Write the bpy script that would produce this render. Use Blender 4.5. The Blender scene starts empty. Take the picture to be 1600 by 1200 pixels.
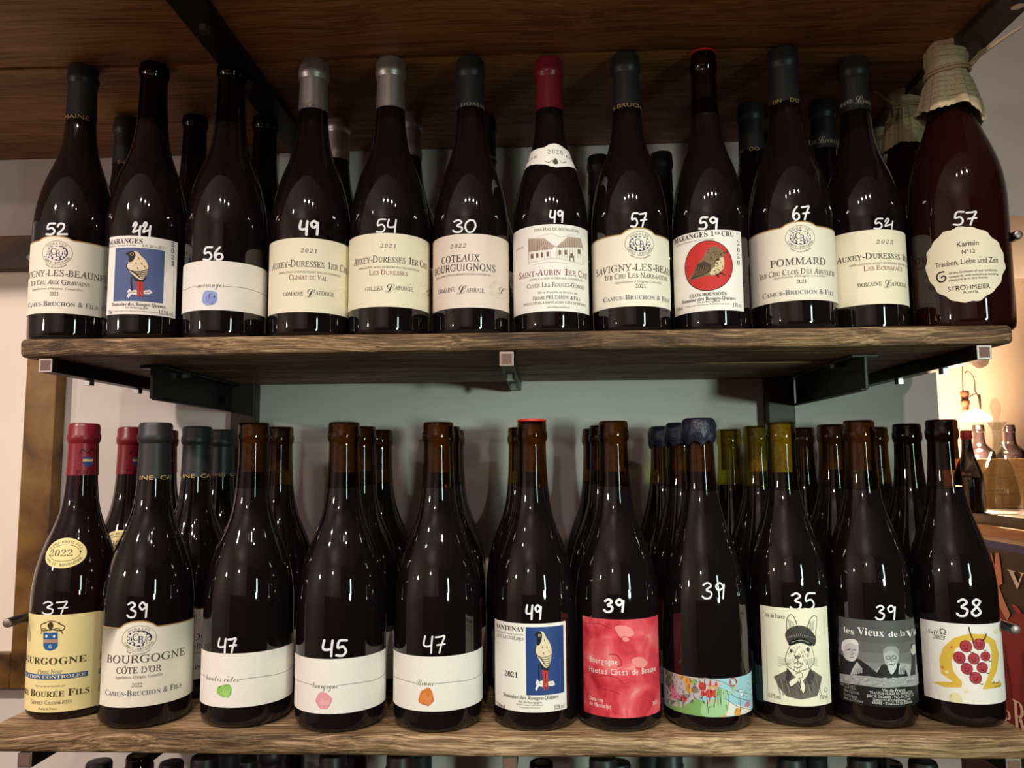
import bpy, bmesh, math, random
from mathutils import Vector, Matrix, noise
import numpy as np

C = bpy.context.scene.collection
SC = bpy.context.scene
PI = math.pi
# ------------------------------------------------------------------ camera, world, exposure
D0, ZC, F = 0.728, 1.5, 1200.0                       # camera stands 0.728 m off the shelf fronts, 1.5 m up
PITCH, YAW, ROLL = 0.10051, -0.03911, -0.00876
def cam_axes():
    f = np.array([math.sin(YAW)*math.cos(PITCH), math.cos(YAW)*math.cos(PITCH), math.sin(PITCH)])
    rt = np.array([math.cos(YAW), -math.sin(YAW), 0.0]); up = np.cross(rt, f)
    c, s = math.cos(ROLL), math.sin(ROLL)
    return c*rt+s*up, -s*rt+c*up, f
RT, UP, FW = cam_axes()
CAM = np.array([0.0, -D0, ZC])
cd = bpy.data.cameras.new('camera'); cd.sensor_width = 36; cd.lens = 36*F/1600; cd.clip_start = 0.02
cam = bpy.data.objects.new('camera', cd); C.objects.link(cam)
M = Matrix.Identity(4)
for i in range(3):
    M[i][0], M[i][1], M[i][2], M[i][3] = RT[i], UP[i], -FW[i], CAM[i]
cam.matrix_world = M
SC.camera = cam
SC.view_settings.view_transform = 'Standard'; SC.view_settings.look = 'None'
SC.view_settings.exposure = 0.05; SC.view_settings.gamma = 1.0; SC.view_settings.use_curve_mapping = False
w = bpy.data.worlds.new('world'); SC.world = w; w.use_nodes = True
w.node_tree.nodes['Background'].inputs[0].default_value = (1.0, 0.85, 0.7, 1); w.node_tree.nodes['Background'].inputs[1].default_value = 0.05

def lamp(name, kind, loc, power, col, size=0.03, aim=None, **kw):
    l = bpy.data.lights.new(name, kind); l.energy = power; l.color = col
    if kind == 'AREA':
        l.shape = 'RECTANGLE'; l.size, l.size_y = size
    else: l.shadow_soft_size = size
    for k, v in kw.items(): setattr(l, k, v)
    o = bpy.data.objects.new(name, l); C.objects.link(o); o.location = loc
    if aim is not None:
        o.rotation_euler = (Vector(aim)-Vector(loc)).to_track_quat('-Z', 'Y').to_euler()
    return o
WARM = (1.0, 0.87, 0.79)
# the four ceiling spots over the aisle, unseen fill lamps added further off, the bluish window of the shop
for x in (-0.34, -0.06, 0.22, 0.50):
    lamp('ceiling_spot', 'SPOT', (x, -1.18, 2.56), 22, WARM, 0.016, aim=(x*1.12, 0.1, 1.25), spot_size=math.radians(62), spot_blend=1.0)
lamp('wall_fill_spot', 'SPOT', (-1.25, -1.25, 2.55), 86, WARM, 0.03, aim=(-0.95, 0.29, 1.25), spot_size=math.radians(58), spot_blend=0.8)  # added spot, brightens the wall and board beside the shelf end
lamp('fill_bulb', 'POINT', (-1.8, -1.35, 1.86), 19, WARM, 0.04)  # added bulb, fills the wall under the topmost shelf and raises the bounce
lamp('fill_bulb', 'POINT', (-0.9, -3.1, 2.45), 24, WARM, 0.04)  # added bulb, brightens the rear wall and ceiling mirrored in the bottles
lamp('window_light', 'AREA', (1.30, -1.95, 1.76), 0.9, (0.70, 1.0, 0.90), (0.13, 0.46), aim=(0.0, 0.2, 1.50), spread=math.radians(80))
lamp('green_fill_light', 'AREA', (1.20, -1.95, 1.45), 0.62, (0.74, 1.0, 0.86), (0.16, 0.14), aim=(0.02, 0.29, 1.42), spread=math.radians(27))  # added source, throws green light on the wall under the upper shelf

# ------------------------------------------------------------------ pixel rays
def ray(px, py):
    return RT*((px-800)/F) - UP*((py-600)/F) + FW
def on_z(px, py, z):
    r = ray(px, py); return CAM + r*((z-ZC)/r[2])
def on_y(px, py, y):
    r = ray(px, py); return CAM + r*((y+D0)/r[1])
def on_x(px, py, x):
    r = ray(px, py); return CAM + r*(x/r[0])

# ------------------------------------------------------------------ materials
def lin(c):
    return tuple(((v/255)/12.92 if v/255 <= 0.04045 else ((v/255+0.055)/1.055)**2.4) for v in c)
MATS = {}
def mat(name, col, rough=0.5, metal=0.0, spec=0.5, emis=0.0, ecol=None, bump=None):
    if name in MATS: return MATS[name]
    m = bpy.data.materials.new(name); m.use_nodes = True; nt = m.node_tree; b = nt.nodes['Principled BSDF']
    b.inputs['Base Color'].default_value = (*col, 1); b.inputs['Roughness'].default_value = rough
    b.inputs['Metallic'].default_value = metal; b.inputs['Specular IOR Level'].default_value = spec
    if emis:
        b.inputs['Emission Color'].default_value = (*(ecol or col), 1); b.inputs['Emission Strength'].default_value = emis
    if bump:
        tc = nt.nodes.new('ShaderNodeTexCoord'); n = nt.nodes.new('ShaderNodeTexNoise'); n.inputs['Scale'].default_value = bump[0]; n.inputs['Detail'].default_value = 4
        bp = nt.nodes.new('ShaderNodeBump'); bp.inputs['Strength'].default_value = bump[1]; bp.inputs['Distance'].default_value = bump[2]
        nt.links.new(tc.outputs['Object'], n.inputs['Vector']); nt.links.new(n.outputs['Fac'], bp.inputs['Height']); nt.links.new(bp.outputs['Normal'], b.inputs['Normal'])
    MATS[name] = m; return m
def ink(rgb):
    return mat('ink_%d_%d_%d' % tuple(rgb), lin(rgb), 0.55, spec=0.3)

def ramp(nt, stops):
    r = nt.nodes.new('ShaderNodeValToRGB'); e = r.color_ramp.elements
    while len(e) > 1: e.remove(e[0])
    e[0].position, e[0].color = stops[0][0], (*stops[0][1], 1)
    for p, c in stops[1:]:
        x = e.new(p); x.color = (*c, 1)
    return r
def wood(name, dark, mid, light, grain=1.0, bump=0.6, rough=0.55, axis='X'):
    m = bpy.data.materials.new(name); m.use_nodes = True; nt = m.node_tree; b = nt.nodes['Principled BSDF']; L = nt.links.new
    tc = nt.nodes.new('ShaderNodeTexCoord'); oi = nt.nodes.new('ShaderNodeObjectInfo')
    ad = nt.nodes.new('ShaderNodeVectorMath'); ad.operation = 'MULTIPLY_ADD'
    cb = nt.nodes.new('ShaderNodeCombineXYZ')
    mu = nt.nodes.new('ShaderNodeMath'); mu.operation = 'MULTIPLY'; mu.inputs[1].default_value = 7.0
    L(oi.outputs['Random'], mu.inputs[0])
    for k in range(3): L(mu.outputs[0], cb.inputs[k])
    ad.inputs[1].default_value = (1, 1, 1)
    L(tc.outputs['Object'], ad.inputs[0]); L(cb.outputs[0], ad.inputs[2])
    # slow warp so that the grain wanders round knots
    wn = nt.nodes.new('ShaderNodeTexNoise'); wn.inputs['Scale'].default_value = 5.0; wn.inputs['Detail'].default_value = 2
    L(ad.outputs[0], wn.inputs['Vector'])
    ws = nt.nodes.new('ShaderNodeVectorMath'); ws.operation = 'MULTIPLY_ADD'; ws.inputs[1].default_value = (0.03, 0.03, 0.03)
    L(wn.outputs['Color'], ws.inputs[0]); L(ad.outputs[0], ws.inputs[2])
    def streak(along, across, detail):
        mp = nt.nodes.new('ShaderNodeMapping'); s = [across]*3; s['XYZ'.index(axis)] = along; mp.inputs['Scale'].default_value = s
        n = nt.nodes.new('ShaderNodeTexNoise'); n.inputs['Scale'].default_value = 1.0; n.inputs['Detail'].default_value = detail; n.inputs['Roughness'].default_value = 0.74
        L(ws.outputs[0], mp.inputs['Vector']); L(mp.outputs[0], n.inputs['Vector']); return n
    n1 = streak(4*grain, 70*grain, 5); n2 = streak(12*grain, 620*grain, 5); n3 = streak(3*grain, 9*grain, 3)
    m1 = nt.nodes.new('ShaderNodeMix'); m1.inputs['Factor'].default_value = 0.66
    L(n1.outputs['Fac'], m1.inputs[2]); L(n2.outputs['Fac'], m1.inputs[3])
    m2 = nt.nodes.new('ShaderNodeMix'); m2.inputs['Factor'].default_value = 0.24
    L(m1.outputs[0], m2.inputs[2]); L(n3.outputs['Fac'], m2.inputs[3])
    r = ramp(nt, [(0.42, dark), (0.50, mid), (0.585, light)])
    L(m2.outputs[0], r.inputs[0]); L(r.outputs[0], b.inputs['Base Color'])
    bp = nt.nodes.new('ShaderNodeBump'); bp.inputs['Strength'].default_value = bump; bp.inputs['Distance'].default_value = 0.0015
    L(m1.outputs[0], bp.inputs['Height']); L(bp.outputs['Normal'], b.inputs['Normal'])
    b.inputs['Roughness'].default_value = rough; b.inputs['Specular IOR Level'].default_value = 0.35
    return m
def mottled(name, stops, scale, rough=0.6, dist=0.0, spec=0.3, detail=5):
    m = bpy.data.materials.new(name); m.use_nodes = True; nt = m.node_tree; b = nt.nodes['Principled BSDF']; L = nt.links.new
    tc = nt.nodes.new('ShaderNodeTexCoord'); n = nt.nodes.new('ShaderNodeTexNoise'); n.inputs['Scale'].default_value = scale; n.inputs['Detail'].default_value = detail
    n.inputs['Distortion'].default_value = dist
    r = ramp(nt, stops); L(tc.outputs['Object'], n.inputs['Vector']); L(n.outputs['Fac'], r.inputs[0]); L(r.outputs[0], b.inputs['Base Color'])
    b.inputs['Roughness'].default_value = rough; b.inputs['Specular IOR Level'].default_value = spec
    return m
def neck_glass(name, tint):
    m = bpy.data.materials.new(name); m.use_nodes = True; nt = m.node_tree; L = nt.links.new
    for n in list(nt.nodes):
        if n.type != 'OUTPUT_MATERIAL': nt.nodes.remove(n)
    out = nt.nodes['Material Output']; t = nt.nodes.new('ShaderNodeBsdfTransparent'); t.inputs[0].default_value = (*tint, 1)
    g = nt.nodes.new('ShaderNodeBsdfGlossy'); g.inputs['Roughness'].default_value = 0.02
    lw = nt.nodes.new('ShaderNodeLayerWeight'); lw.inputs[0].default_value = 0.5
    pw = nt.nodes.new('ShaderNodeMath'); pw.operation = 'POWER'; pw.inputs[1].default_value = 4.0; L(lw.outputs['Facing'], pw.inputs[0])
    fr = nt.nodes.new('ShaderNodeMath'); fr.operation = 'MULTIPLY_ADD'; fr.inputs[1].default_value = 0.5; fr.inputs[2].default_value = 0.045; L(pw.outputs[0], fr.inputs[0]); mx = nt.nodes.new('ShaderNodeMixShader')
    L(fr.outputs[0], mx.inputs[0]); L(t.outputs[0], mx.inputs[1]); L(g.outputs[0], mx.inputs[2]); L(mx.outputs[0], out.inputs[0])
    return m
W_SHELF = wood('rough_dark_oak', (0.040, 0.021, 0.010), (0.175, 0.098, 0.046), (0.56, 0.36, 0.19), 1.0, 0.9, 0.6)
W_LOW = wood('rough_light_brown_oak', (0.060, 0.032, 0.016), (0.27, 0.16, 0.078), (0.70, 0.48, 0.28), 1.0, 0.9, 0.6)
W_TOP = wood('stained_red_brown_wood', (0.14, 0.056, 0.018), (0.34, 0.145, 0.045), (0.50, 0.24, 0.085), 0.6, 0.25, 0.55)
W_FRAME = mottled('brown_stained_frame', [(0.34, (0.045, 0.019, 0.006)), (0.5, (0.155, 0.072, 0.016)), (0.68, (0.25, 0.13, 0.03))], 14, 0.4, 0.6)
W_CRATE = wood('pale_crate_wood', (0.42, 0.24, 0.09), (0.55, 0.34, 0.13), (0.66, 0.44, 0.2), 0.5, 0.1, 0.5)
STEEL = mat('dark_steel', (0.020, 0.018, 0.018), 0.42, 0.6, bump=(90, 0.25, 0.001))
POST = mat('brown_steel_post', (0.045, 0.032, 0.026), 0.5, 0.3, bump=(60, 0.2, 0.001))
RAW = mat('bare_steel', (0.34, 0.27, 0.24), 0.4, 0.8, bump=(200, 0.3, 0.001))
ZINC = mat('zinc_bolt', (0.55, 0.58, 0.56), 0.3, 1.0)
WALL = mat('off_white_plaster', (0.66, 0.585, 0.54), 0.85, spec=0.2, bump=(35, 0.08, 0.002))
WINE = mat('bottle_filled_with_red_wine', (0.006, 0.004, 0.0045), 0.035, spec=0.72)
ROSE = mat('bottle_filled_with_amber_red_wine', (0.016, 0.0035, 0.0022), 0.035, spec=0.5)
PLUM = mat('bottle_filled_with_dark_ruby_wine', (0.010, 0.0035, 0.005), 0.035, spec=0.5)
NECK_BROWN = neck_glass('brown_bottle_glass', (0.34, 0.225, 0.075))
NECK_OLIVE = neck_glass('olive_bottle_glass', (0.60, 0.56, 0.085))
NECK_DARK = neck_glass('smoky_bottle_glass', (0.12, 0.085, 0.05))
CLEAR = neck_glass('clear_decanter_glass', (0.88, 0.88, 0.85))
CORK = mottled('cork', [(0.35, (0.17, 0.10, 0.05)), (0.65, (0.30, 0.19, 0.10))], 300, 0.8)
CAP_BLACK = mat('matte_black_capsule', (0.022, 0.021, 0.023), 0.45)
CAP_SILVER = mat('pewter_capsule', (0.62, 0.56, 0.52), 0.42, 0.85)
CAP_RED = mat('red_capsule', (0.22, 0.012, 0.022), 0.33)
WAX_RED = mat('red_wax', (0.62, 0.035, 0.025), 0.35)
WAX_BLUE = mat('dark_blue_wax', (0.010, 0.010, 0.024), 0.4, bump=(140, 0.7, 0.003))
WAX_BLACK = mat('black_wax', (0.010, 0.009, 0.010), 0.4)
CREAM = mat('cream_paper', lin((240, 233, 214)), 0.6, spec=0.3)
LAF = mat('ivory_paper', lin((242, 233, 207)), 0.6, spec=0.3)
PEARL = mat('pearl_pink_paper', lin((232, 214, 200)), 0.38, spec=0.5, bump=(900, 0.15, 0.0005))
WHITE = mat('white_paper', lin((243, 238, 230)), 0.65, spec=0.3)
TEXTURED = mat('textured_white_paper', lin((242, 236, 228)), 0.75, spec=0.25, bump=(260, 0.35, 0.001))
YELLOW = mat('pale_yellow_paper', lin((243, 226, 160)), 0.6, spec=0.3)
RABBIT = mat('natural_ribbed_paper', lin((236, 230, 205)), 0.7, spec=0.25)
WATERC = mottled('red_watercolour_print', [(0.30, lin((176, 26, 44))), (0.47, lin((214, 60, 74))), (0.60, lin((228, 92, 100))), (0.72, lin((240, 150, 146)))], 28, 0.6, 1.6)
KRAFT = mat('printed_wrapping_paper', lin((206, 188, 150)), 0.75, spec=0.2)
MARKER = mat('white_paint_marker', (0.85, 0.85, 0.86), 0.5)

# ------------------------------------------------------------------ object helpers
def prop(o, label=None, cat=None, group=None, kind=None):
    for k, v in (('label', label), ('category', cat), ('group', group), ('kind', kind)):
        if v: o[k] = v
    return o
def empty(name, loc):
    o = bpy.data.objects.new(name, None); o.empty_display_size = 0.02; o.location = loc; C.objects.link(o); return o
def link(name, me, parent=None, loc=None):
    o = bpy.data.objects.new(name, me); C.objects.link(o)
    if parent: o.parent = parent
    if loc is not None: o.location = loc
    return o
def mesh(name, verts, faces, mats, fm=None, smooth=True):
    me = bpy.data.meshes.new(name); me.from_pydata([tuple(v) for v in verts], [], [tuple(f) for f in faces])
    for m in (mats if isinstance(mats, (list, tuple)) else [mats]): me.materials.append(m)
    if fm is not None: me.polygons.foreach_set('material_index', fm)
    me.polygons.foreach_set('use_smooth', [smooth]*len(faces)); me.update(); return me
def sharp(me, deg=40):
    try: me.set_sharp_from_angle(angle=math.radians(deg))
    except Exception: pass
    return me
class MB:
    def __init__(s): s.v, s.f, s.m = [], [], []
    def add(s, v, f, mi=0):
        n = len(s.v); s.v += [tuple(p) for p in v]; s.f += [tuple(i+n for i in q) for q in f]; s.m += [mi]*len(f); return s
    def box(s, x0, x1, y0, y1, z0, z1, bev=0.0, mi=0, mx=None):
        bm = bmesh.new(); bmesh.ops.create_cube(bm, size=1)
        for v in bm.verts: v.co = Vector(((x0+x1)/2+v.co.x*(x1-x0), (y0+y1)/2+v.co.y*(y1-y0), (z0+z1)/2+v.co.z*(z1-z0)))
        if bev: bmesh.ops.bevel(bm, geom=bm.edges[:], offset=bev, segments=2, affect='EDGES', profile=0.6)
        if mx is not None: bm.transform(mx)
        bm.verts.index_update(); s.add([v.co[:] for v in bm.verts], [[v.index for v in f.verts] for f in bm.faces], mi); bm.free(); return s
    def lathe(s, prof, n=32, mi=0, c=(0, 0, 0), caps=(True, True), axis='Z', fmi=None):
        vs, fs, ms = [], [], []
        for r, z in prof:
            for k in range(n):
                a = 2*PI*k/n; p = (r*math.cos(a), r*math.sin(a), z)
                if axis == 'Y': p = (p[0], p[2], p[1])
                if axis == 'X': p = (p[2], p[0], p[1])
                vs.append((p[0]+c[0], p[1]+c[1], p[2]+c[2]))
        for i in range(len(prof)-1):
            for k in range(n):
                j = (k+1) % n; fs.append((i*n+k, i*n+j, (i+1)*n+j, (i+1)*n+k)); ms.append(fmi(i) if fmi else mi)
        if caps[0]: fs.append(tuple(range(n))[::-1]); ms.append(fmi(0) if fmi else mi)
        if caps[1]: fs.append(tuple((len(prof)-1)*n+k for k in range(n))); ms.append(fmi(len(prof)-2) if fmi else mi)
        n0 = len(s.v); s.v += vs; s.f += [tuple(i+n0 for i in q) for q in fs]; s.m += ms; return s
    def tube(s, pts, r, n=10, mi=0):
        pts = [Vector(p) for p in pts]; vs, fs = [], []; prev = None
        for i, p in enumerate(pts):
            t = (pts[min(i+1, len(pts)-1)]-pts[max(i-1, 0)]).normalized()
            a = prev if prev else (Vector((0, 0, 1)) if abs(t.z) < 0.9 else Vector((1, 0, 0)))
            x = (a-t*a.dot(t)).normalized(); y = t.cross(x); prev = x
            rr = r[i] if isinstance(r, (list, tuple)) else r
            for k in range(n):
                q = 2*PI*k/n; vs.append(p+x*rr*math.cos(q)+y*rr*math.sin(q))
        for i in range(len(pts)-1):
            for k in range(n):
                j = (k+1) % n; fs.append((i*n+k, i*n+j, (i+1)*n+j, (i+1)*n+k))
        fs.append(tuple(range(n))[::-1]); fs.append(tuple((len(pts)-1)*n+k for k in range(n)))
        return s.add(vs, fs, mi)
    def build(s, name, mats, parent=None, smooth=False, loc=None, ang=None):
        me = mesh(name, s.v, s.f, mats, s.m, smooth)
        bm = bmesh.new(); bm.from_mesh(me); bmesh.ops.recalc_face_normals(bm, faces=bm.faces); bm.to_mesh(me); bm.free()
        if smooth: sharp(me, ang or 40)
        return link(name, me, parent, loc)

# ------------------------------------------------------------------ room
YW = 0.293                                             # face of the wall behind the shelves
CEIL = 3.2
ZU, ZUT = ZC+0.10545, ZC+0.10545+0.0186                # upper shelf, underside and top
ZL = ZC-0.24875; ZLB = ZL-0.0186                       # lower shelf, top and underside
ZT = on_y(30, 250, YW)[2]                              # underside of the top shelf
X_OPEN = on_y(1464, 600, YW)[0]; Z_OPEN = on_y(1590, 337, YW)[2]
T_WALL = 0.37
def struct(name, mb, m, smooth=False): return prop(mb.build(name, m, None, smooth), kind='structure')
struct('floor', MB().box(-2.6, 3.4, -4.2, 3.0, -0.05, 0), mottled('dark_floor', [(0.3, (0.16, 0.10, 0.06)), (0.7, (0.26, 0.17, 0.10))], 6))
struct('ceiling', MB().box(-2.6, 3.4, -4.2, 3.0, CEIL, CEIL+0.05), mat('ceiling_white', (0.72, 0.68, 0.63), 0.9))
struct('wall_back', MB().box(-2.6, X_OPEN, YW, YW+T_WALL, 0, CEIL).box(X_OPEN, 3.4, YW, YW+T_WALL, Z_OPEN, CEIL), WALL)
struct('wall_left', MB().box(-2.65, -2.6, -4.2, 3.0, 0, CEIL), WALL)
struct('wall_right', MB().box(3.4, 3.45, -4.2, 3.0, 0, CEIL), mat('dark_panelling', (0.035, 0.022, 0.016), 0.6))
struct('wall_front', MB().box(-2.6, 3.4, -4.25, -4.2, 0, CEIL), WALL)
struct('trim_1', MB().box(-2.6, 3.4, -4.199, -4.17, 0, 1.55, 0.004), mat('dark_wainscot', (0.05, 0.034, 0.026), 0.5))
struct('trim_2', MB().box(0.55, 3.4, -4.199, -4.16, 1.551, CEIL-0.001, 0.004), mat('dark_wainscot', (0, 0, 0)))
struct('wall_far', MB().box(X_OPEN-1.0, 3.4, 1.78, 1.83, 0, CEIL), mat('peach_plaster', (0.74, 0.63, 0.53), 0.85, bump=(30, 0.08, 0.002)))

# ------------------------------------------------------------------ shelves
def plank(name, x0, x1, y0, y1, z0, z1, seed, parent, m=W_SHELF, rough=0.0012, rnd=0.004):
    hy, hz, cy, cz = (y1-y0)/2, (z1-z0)/2, (y0+y1)/2, (z0+z1)/2
    loop = []
    for qx, qz, a0 in ((1, 1, 0), (-1, 1, 90), (-1, -1, 180), (1, -1, 270)):
        for k in range(4):
            a = math.radians(a0+k*30); loop.append((qx*(hy-rnd)+rnd*math.cos(a), qz*(hz-rnd)+rnd*math.sin(a)))
        # straight run towards the next corner
        nx = {(1, 1): (-1, 1), (-1, 1): (-1, -1), (-1, -1): (1, -1), (1, -1): (1, 1)}[(qx, qz)]
        for k in range(1, 4):
            t = k/4; ax, az = loop[-1] if k == 1 else (sx, sz)
            if k == 1: sx, sz = ax, az
            ex = nx[0]*(hy-rnd)+(rnd*nx[0] if qx == nx[0] else 0); ez = nx[1]*(hz-rnd)+(rnd*nx[1] if qz == nx[1] else 0)
            loop.append((sx+(ex-sx)*t, sz+(ez-sz)*t))
    n = len(loop); st = 150; vs, fs = [], []
    xs = [x0+(x1-x0)*i/st for i in range(st+1)]; xs = [x0, x0+0.0015, x0+0.004]+xs[1:-1]+[x1-0.004, x1-0.0015, x1]
    sc = [0.80, 0.93, 1.0]+[1.0]*(len(xs)-6)+[1.0, 0.93, 0.80]
    for x, q in zip(xs, sc):
        for a, b in loop:
            dy = noise.noise(Vector((x*9+seed, b*40, a*9)))*rough*1.6+noise.noise(Vector((x*55+seed, b*120, 3.1)))*rough*0.5
            dz = noise.noise(Vector((x*7+seed+9, a*20, b*60)))*rough*0.8
            ins = (1-q)*hz
            vs.append((x, cy+a*(1-ins/hy)+(dy if abs(a) > hy-rnd*1.1 else 0), cz+b*q+dz))
    for i in range(len(xs)-1):
        for k in range(n):
            j = (k+1) % n; fs.append((i*n+k, (i+1)*n+k, (i+1)*n+j, i*n+j))
    fs.append(tuple(range(n))); fs.append(tuple((len(xs)-1)*n+k for k in range(n))[::-1])
    me = sharp(mesh(name, vs, fs, m), 50)
    return link(name, me, parent)
def shelf(label, x0, x1, yf, z0, z1, cuts, seed, m=W_SHELF):
    root = prop(empty('wooden_shelf', (0, 0, 0)), label, 'shelf', 'plank shelves on the wall')
    ys = [yf]+cuts+[YW-0.001]
    for i in range(len(ys)-1): plank('plank', x0, x1, ys[i]+(0.0006 if i else 0), ys[i+1]-0.0006, z0, z1, seed+i*3.3, root, m)
    return root
XU0, XU1 = on_y(31, 545, 0)[0], on_y(1583, 522, 0)[0]
XL0, XL1 = on_z(0, 1127, ZL)[0], on_z(1580, 1129, ZL)[0]
Y_TOPCUT = on_z(500, 95, ZT)[1]
shelf('rough dark oak shelf carrying the upper row of bottles, square steel bars beneath', XU0, XU1, 0, ZU, ZUT, [0.118, 0.205], 1)
shelf('rough brown shelf carrying the lower row of bottles, grainy top in view', XL0, XL1, 0, ZLB, ZL, [0.118, 0.205], 12, W_LOW)
shelf('dark stained topmost shelf whose plank underside hangs over the upper bottles', -1.05, XU1-0.004, -0.085, ZT, ZT+0.0186, [Y_TOPCUT], 23, W_TOP)
ZB = ZL-0.352
shelf('lowest shelf under the bottle caps, below the lower row shelf', XL0, XL1, 0, ZB-0.0186, ZB, [0.118, 0.205], 31)

# steel: posts on the wall, T arms, square bars
PX = [(on_y(362, 600, YW-0.02)[0], on_y(399, 600, YW-0.02)[0]), (on_y(1198, 600, YW-0.02)[0], on_y(1240, 600, YW-0.02)[0])]
SIDE = ['white framed board', 'doorway']
def bolts(mb, x, ys, z, r=0.0052, h=0.006):
    for y in ys: mb.lathe([(r, z), (r, z-h)], 6, c=(x, y, 0))
for i, (a, b) in enumerate(PX):
    t = MB().box(a, b, YW-0.022, YW-0.0005, 0.02, 2.45, 0.0015)
    prop(t.build('steel_post', POST), 'brown steel post on the wall, on the %s side of the bottle shelves' % SIDE[i], 'post', 'steel posts behind the shelves')
XA = [on_z(238, 570, ZU)[0], on_z(1352, 553, ZU)[0]]
YA = [on_z(238, 570, ZU)[1], on_z(1352, 553, ZU)[1]]
LEV = ['upper row shelf', 'lower row shelf', 'topmost shelf']
for li, z in enumerate((ZU, ZLB, ZT)):
    for i in range(2):
        if li == 2: continue
        x = XA[i]; y0 = YA[i]; s = 1 if i == 0 else -1
        r = prop(empty('steel_bracket', (x, YW-0.022, z)), 'black steel T bracket under the %s, nearest the %s' % (LEV[li], SIDE[i]), 'bracket', 'T brackets under the shelves')
        t = MB(); yy = YW-0.022
        t.box(-0.014, 0.014, y0-yy, 0, -0.0035, -0.0004, 0.001)
        t.box(-0.002, 0.002, y0-yy, 0, -0.036, -0.002, 0.001)
        t.box(min(0, s*0.007), max(0, s*0.007), y0-yy, 0, -0.0375, -0.0345, 0.0012)
        t.build('arm', STEEL, r)
        bb = MB(); bolts(bb, 0.0085*s, [y0-yy+0.06], -0.0035, 0.005, 0.004); bb.build('bolt', ZINC, r)
        bb = MB(); bb.lathe([(0.0055, s*0.002), (0.0055, s*0.0075)], 6, c=(0, -0.03, -0.024), axis='X'); bb.build('bolt', STEEL, r)
XS = [on_y(71, 570, 0.004)[0], on_y(791.5, 560, 0.004)[0], on_y(1538, 548, 0.004)[0]]
BN = ['near the white framed board', 'at the middle', 'near the doorway']
for li, z in enumerate((ZU, ZLB, ZT)):
    for i, x in enumerate(XS):
        if li == 2: continue
        y0 = 0.004
        r = prop(empty('square_steel_bar', (x, y0, z)), 'square steel bar with cut end under the %s, %s' % (LEV[li], BN[i]), 'bar', 'square bars under the shelves')
        h = 0.0068; Lb = YW-0.0225-y0 if li < 2 else YW-0.001-y0
        MB().box(-h, h, 0.0006, Lb, -2*h-0.0004, -0.0004, 0.0012).build('bar', STEEL, r)
        e = MB().box(-h, h, 0, 0.0006, -2*h-0.0004, -0.0004, 0.0002); e.build('cut_end', RAW, r)
        MB().box(-h*0.72, h*0.72, -0.0003, 0.0004, -h*1.72-0.0004, -h*0.28-0.0004, 0.0002).build('plug', mat('rusty_plug', (0.17, 0.095, 0.07), 0.7, bump=(500, 0.6, 0.001)), r)
        for yb in (0.075, 0.175):
            bb = MB(); bolts(bb, 0, [yb], -2*h-0.0004); bb.build('bolt', ZINC, r)
for i, (x, lab) in enumerate(((-0.322, 'flat steel bar under the topmost shelf above the blue blot bottle'), (0.446, 'flat steel bar under the topmost shelf beside the paper topped bottle'))):
    r = prop(empty('flat_steel_bar', (x, -0.08, ZT)), lab, 'bar', 'flat bars under the topmost shelf')
    MB().box(-0.0175, 0.0175, 0, YW+0.079, -0.0085, -0.0004, 0.001).build('bar', POST if i else STEEL, r)
    for yb in (0.045, 0.155):
        bb = MB(); bolts(bb, 0, [yb], -0.0085, 0.0058, 0.006); bb.build('bolt', mat('brown_bolt', (0.10, 0.075, 0.06), 0.4, 0.5), r)
def rod(px, py, y0, label):
    p = on_y(px, py, y0); r = prop(empty('side_rod', (p[0], y0, p[2])), label, 'rod', 'steel rods beside the shelf ends')
    MB().lathe([(0.0046, 0.002), (0.0046, YW-y0)], 18, axis='Y').build('shaft', STEEL, r, True)
    MB().lathe([(0.0030, -0.0005), (0.0040, 0.0), (0.0042, 0.002)], 18, axis='Y').build('tip', RAW, r, True)
rod(1592, 366, 0.03, 'dark steel rod with bare tip beside the paper-topped bottle')
rod(10, 974, 0.02, 'dark steel rod in front of the wooden frame beside the yellow labelled bottle')
rod(1588, 984, 0.02, 'dark steel rod with bare tip in front of the red poster')

# framed board on the wall
FRY = YW-0.022
fx1 = on_y(86, 640, FRY)[0]; fx1i = on_y(38, 640, FRY)[0]; fz1 = on_y(20, 368, FRY)[2]; fz1i = on_y(20, 421, FRY)[2]; fz0i = on_y(5, 1021, FRY)[2]; fz0 = on_y(5, 1076, FRY)[2]
fw = fx1-fx1i; fx0 = fx1-0.75
fr = prop(empty('framed_board', (fx1-0.375, YW, fz0)), 'big wooden frame around blank white board on the wall', 'frame')
def child_at(mb, n, m, par, smooth=False):
    off = par.location; mb.v = [(a-off.x, b-off.y, c-off.z) for a, b, c in mb.v]; return mb.build(n, m, par, smooth)
child_at(MB().box(fx1i, fx1, FRY, YW-0.0005, fz0, fz1, 0.0015), 'stile', W_FRAME, fr)
child_at(MB().box(fx0, fx0+fw, FRY, YW-0.0005, fz0, fz1, 0.0015), 'stile', W_FRAME, fr)
W_RAIL = W_FRAME
child_at(MB().box(fx0+fw, fx1i, FRY, YW-0.0005, fz1i, fz1, 0.0015), 'rail', W_RAIL, fr)
child_at(MB().box(fx0+fw, fx1i, FRY, YW-0.0005, fz0, fz0i, 0.0015), 'rail', W_RAIL, fr)
child_at(MB().box(fx0+fw-0.004, fx1i+0.004, YW-0.010, YW-0.0008, fz0i-0.004, fz1i+0.004), 'white_panel', mat('white_board', lin((242, 226, 208)), 0.6), fr)
p = on_y(48, 403, FRY-0.004); kb = MB().lathe([(0.0, -0.005), (0.0035, -0.004), (0.0048, 0.0), (0.003, 0.004)], 14, axis='Y', c=p, caps=(False, True))
child_at(kb, 'hook', mat('milky_plastic', (0.5, 0.48, 0.46), 0.25), fr, True)

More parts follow.
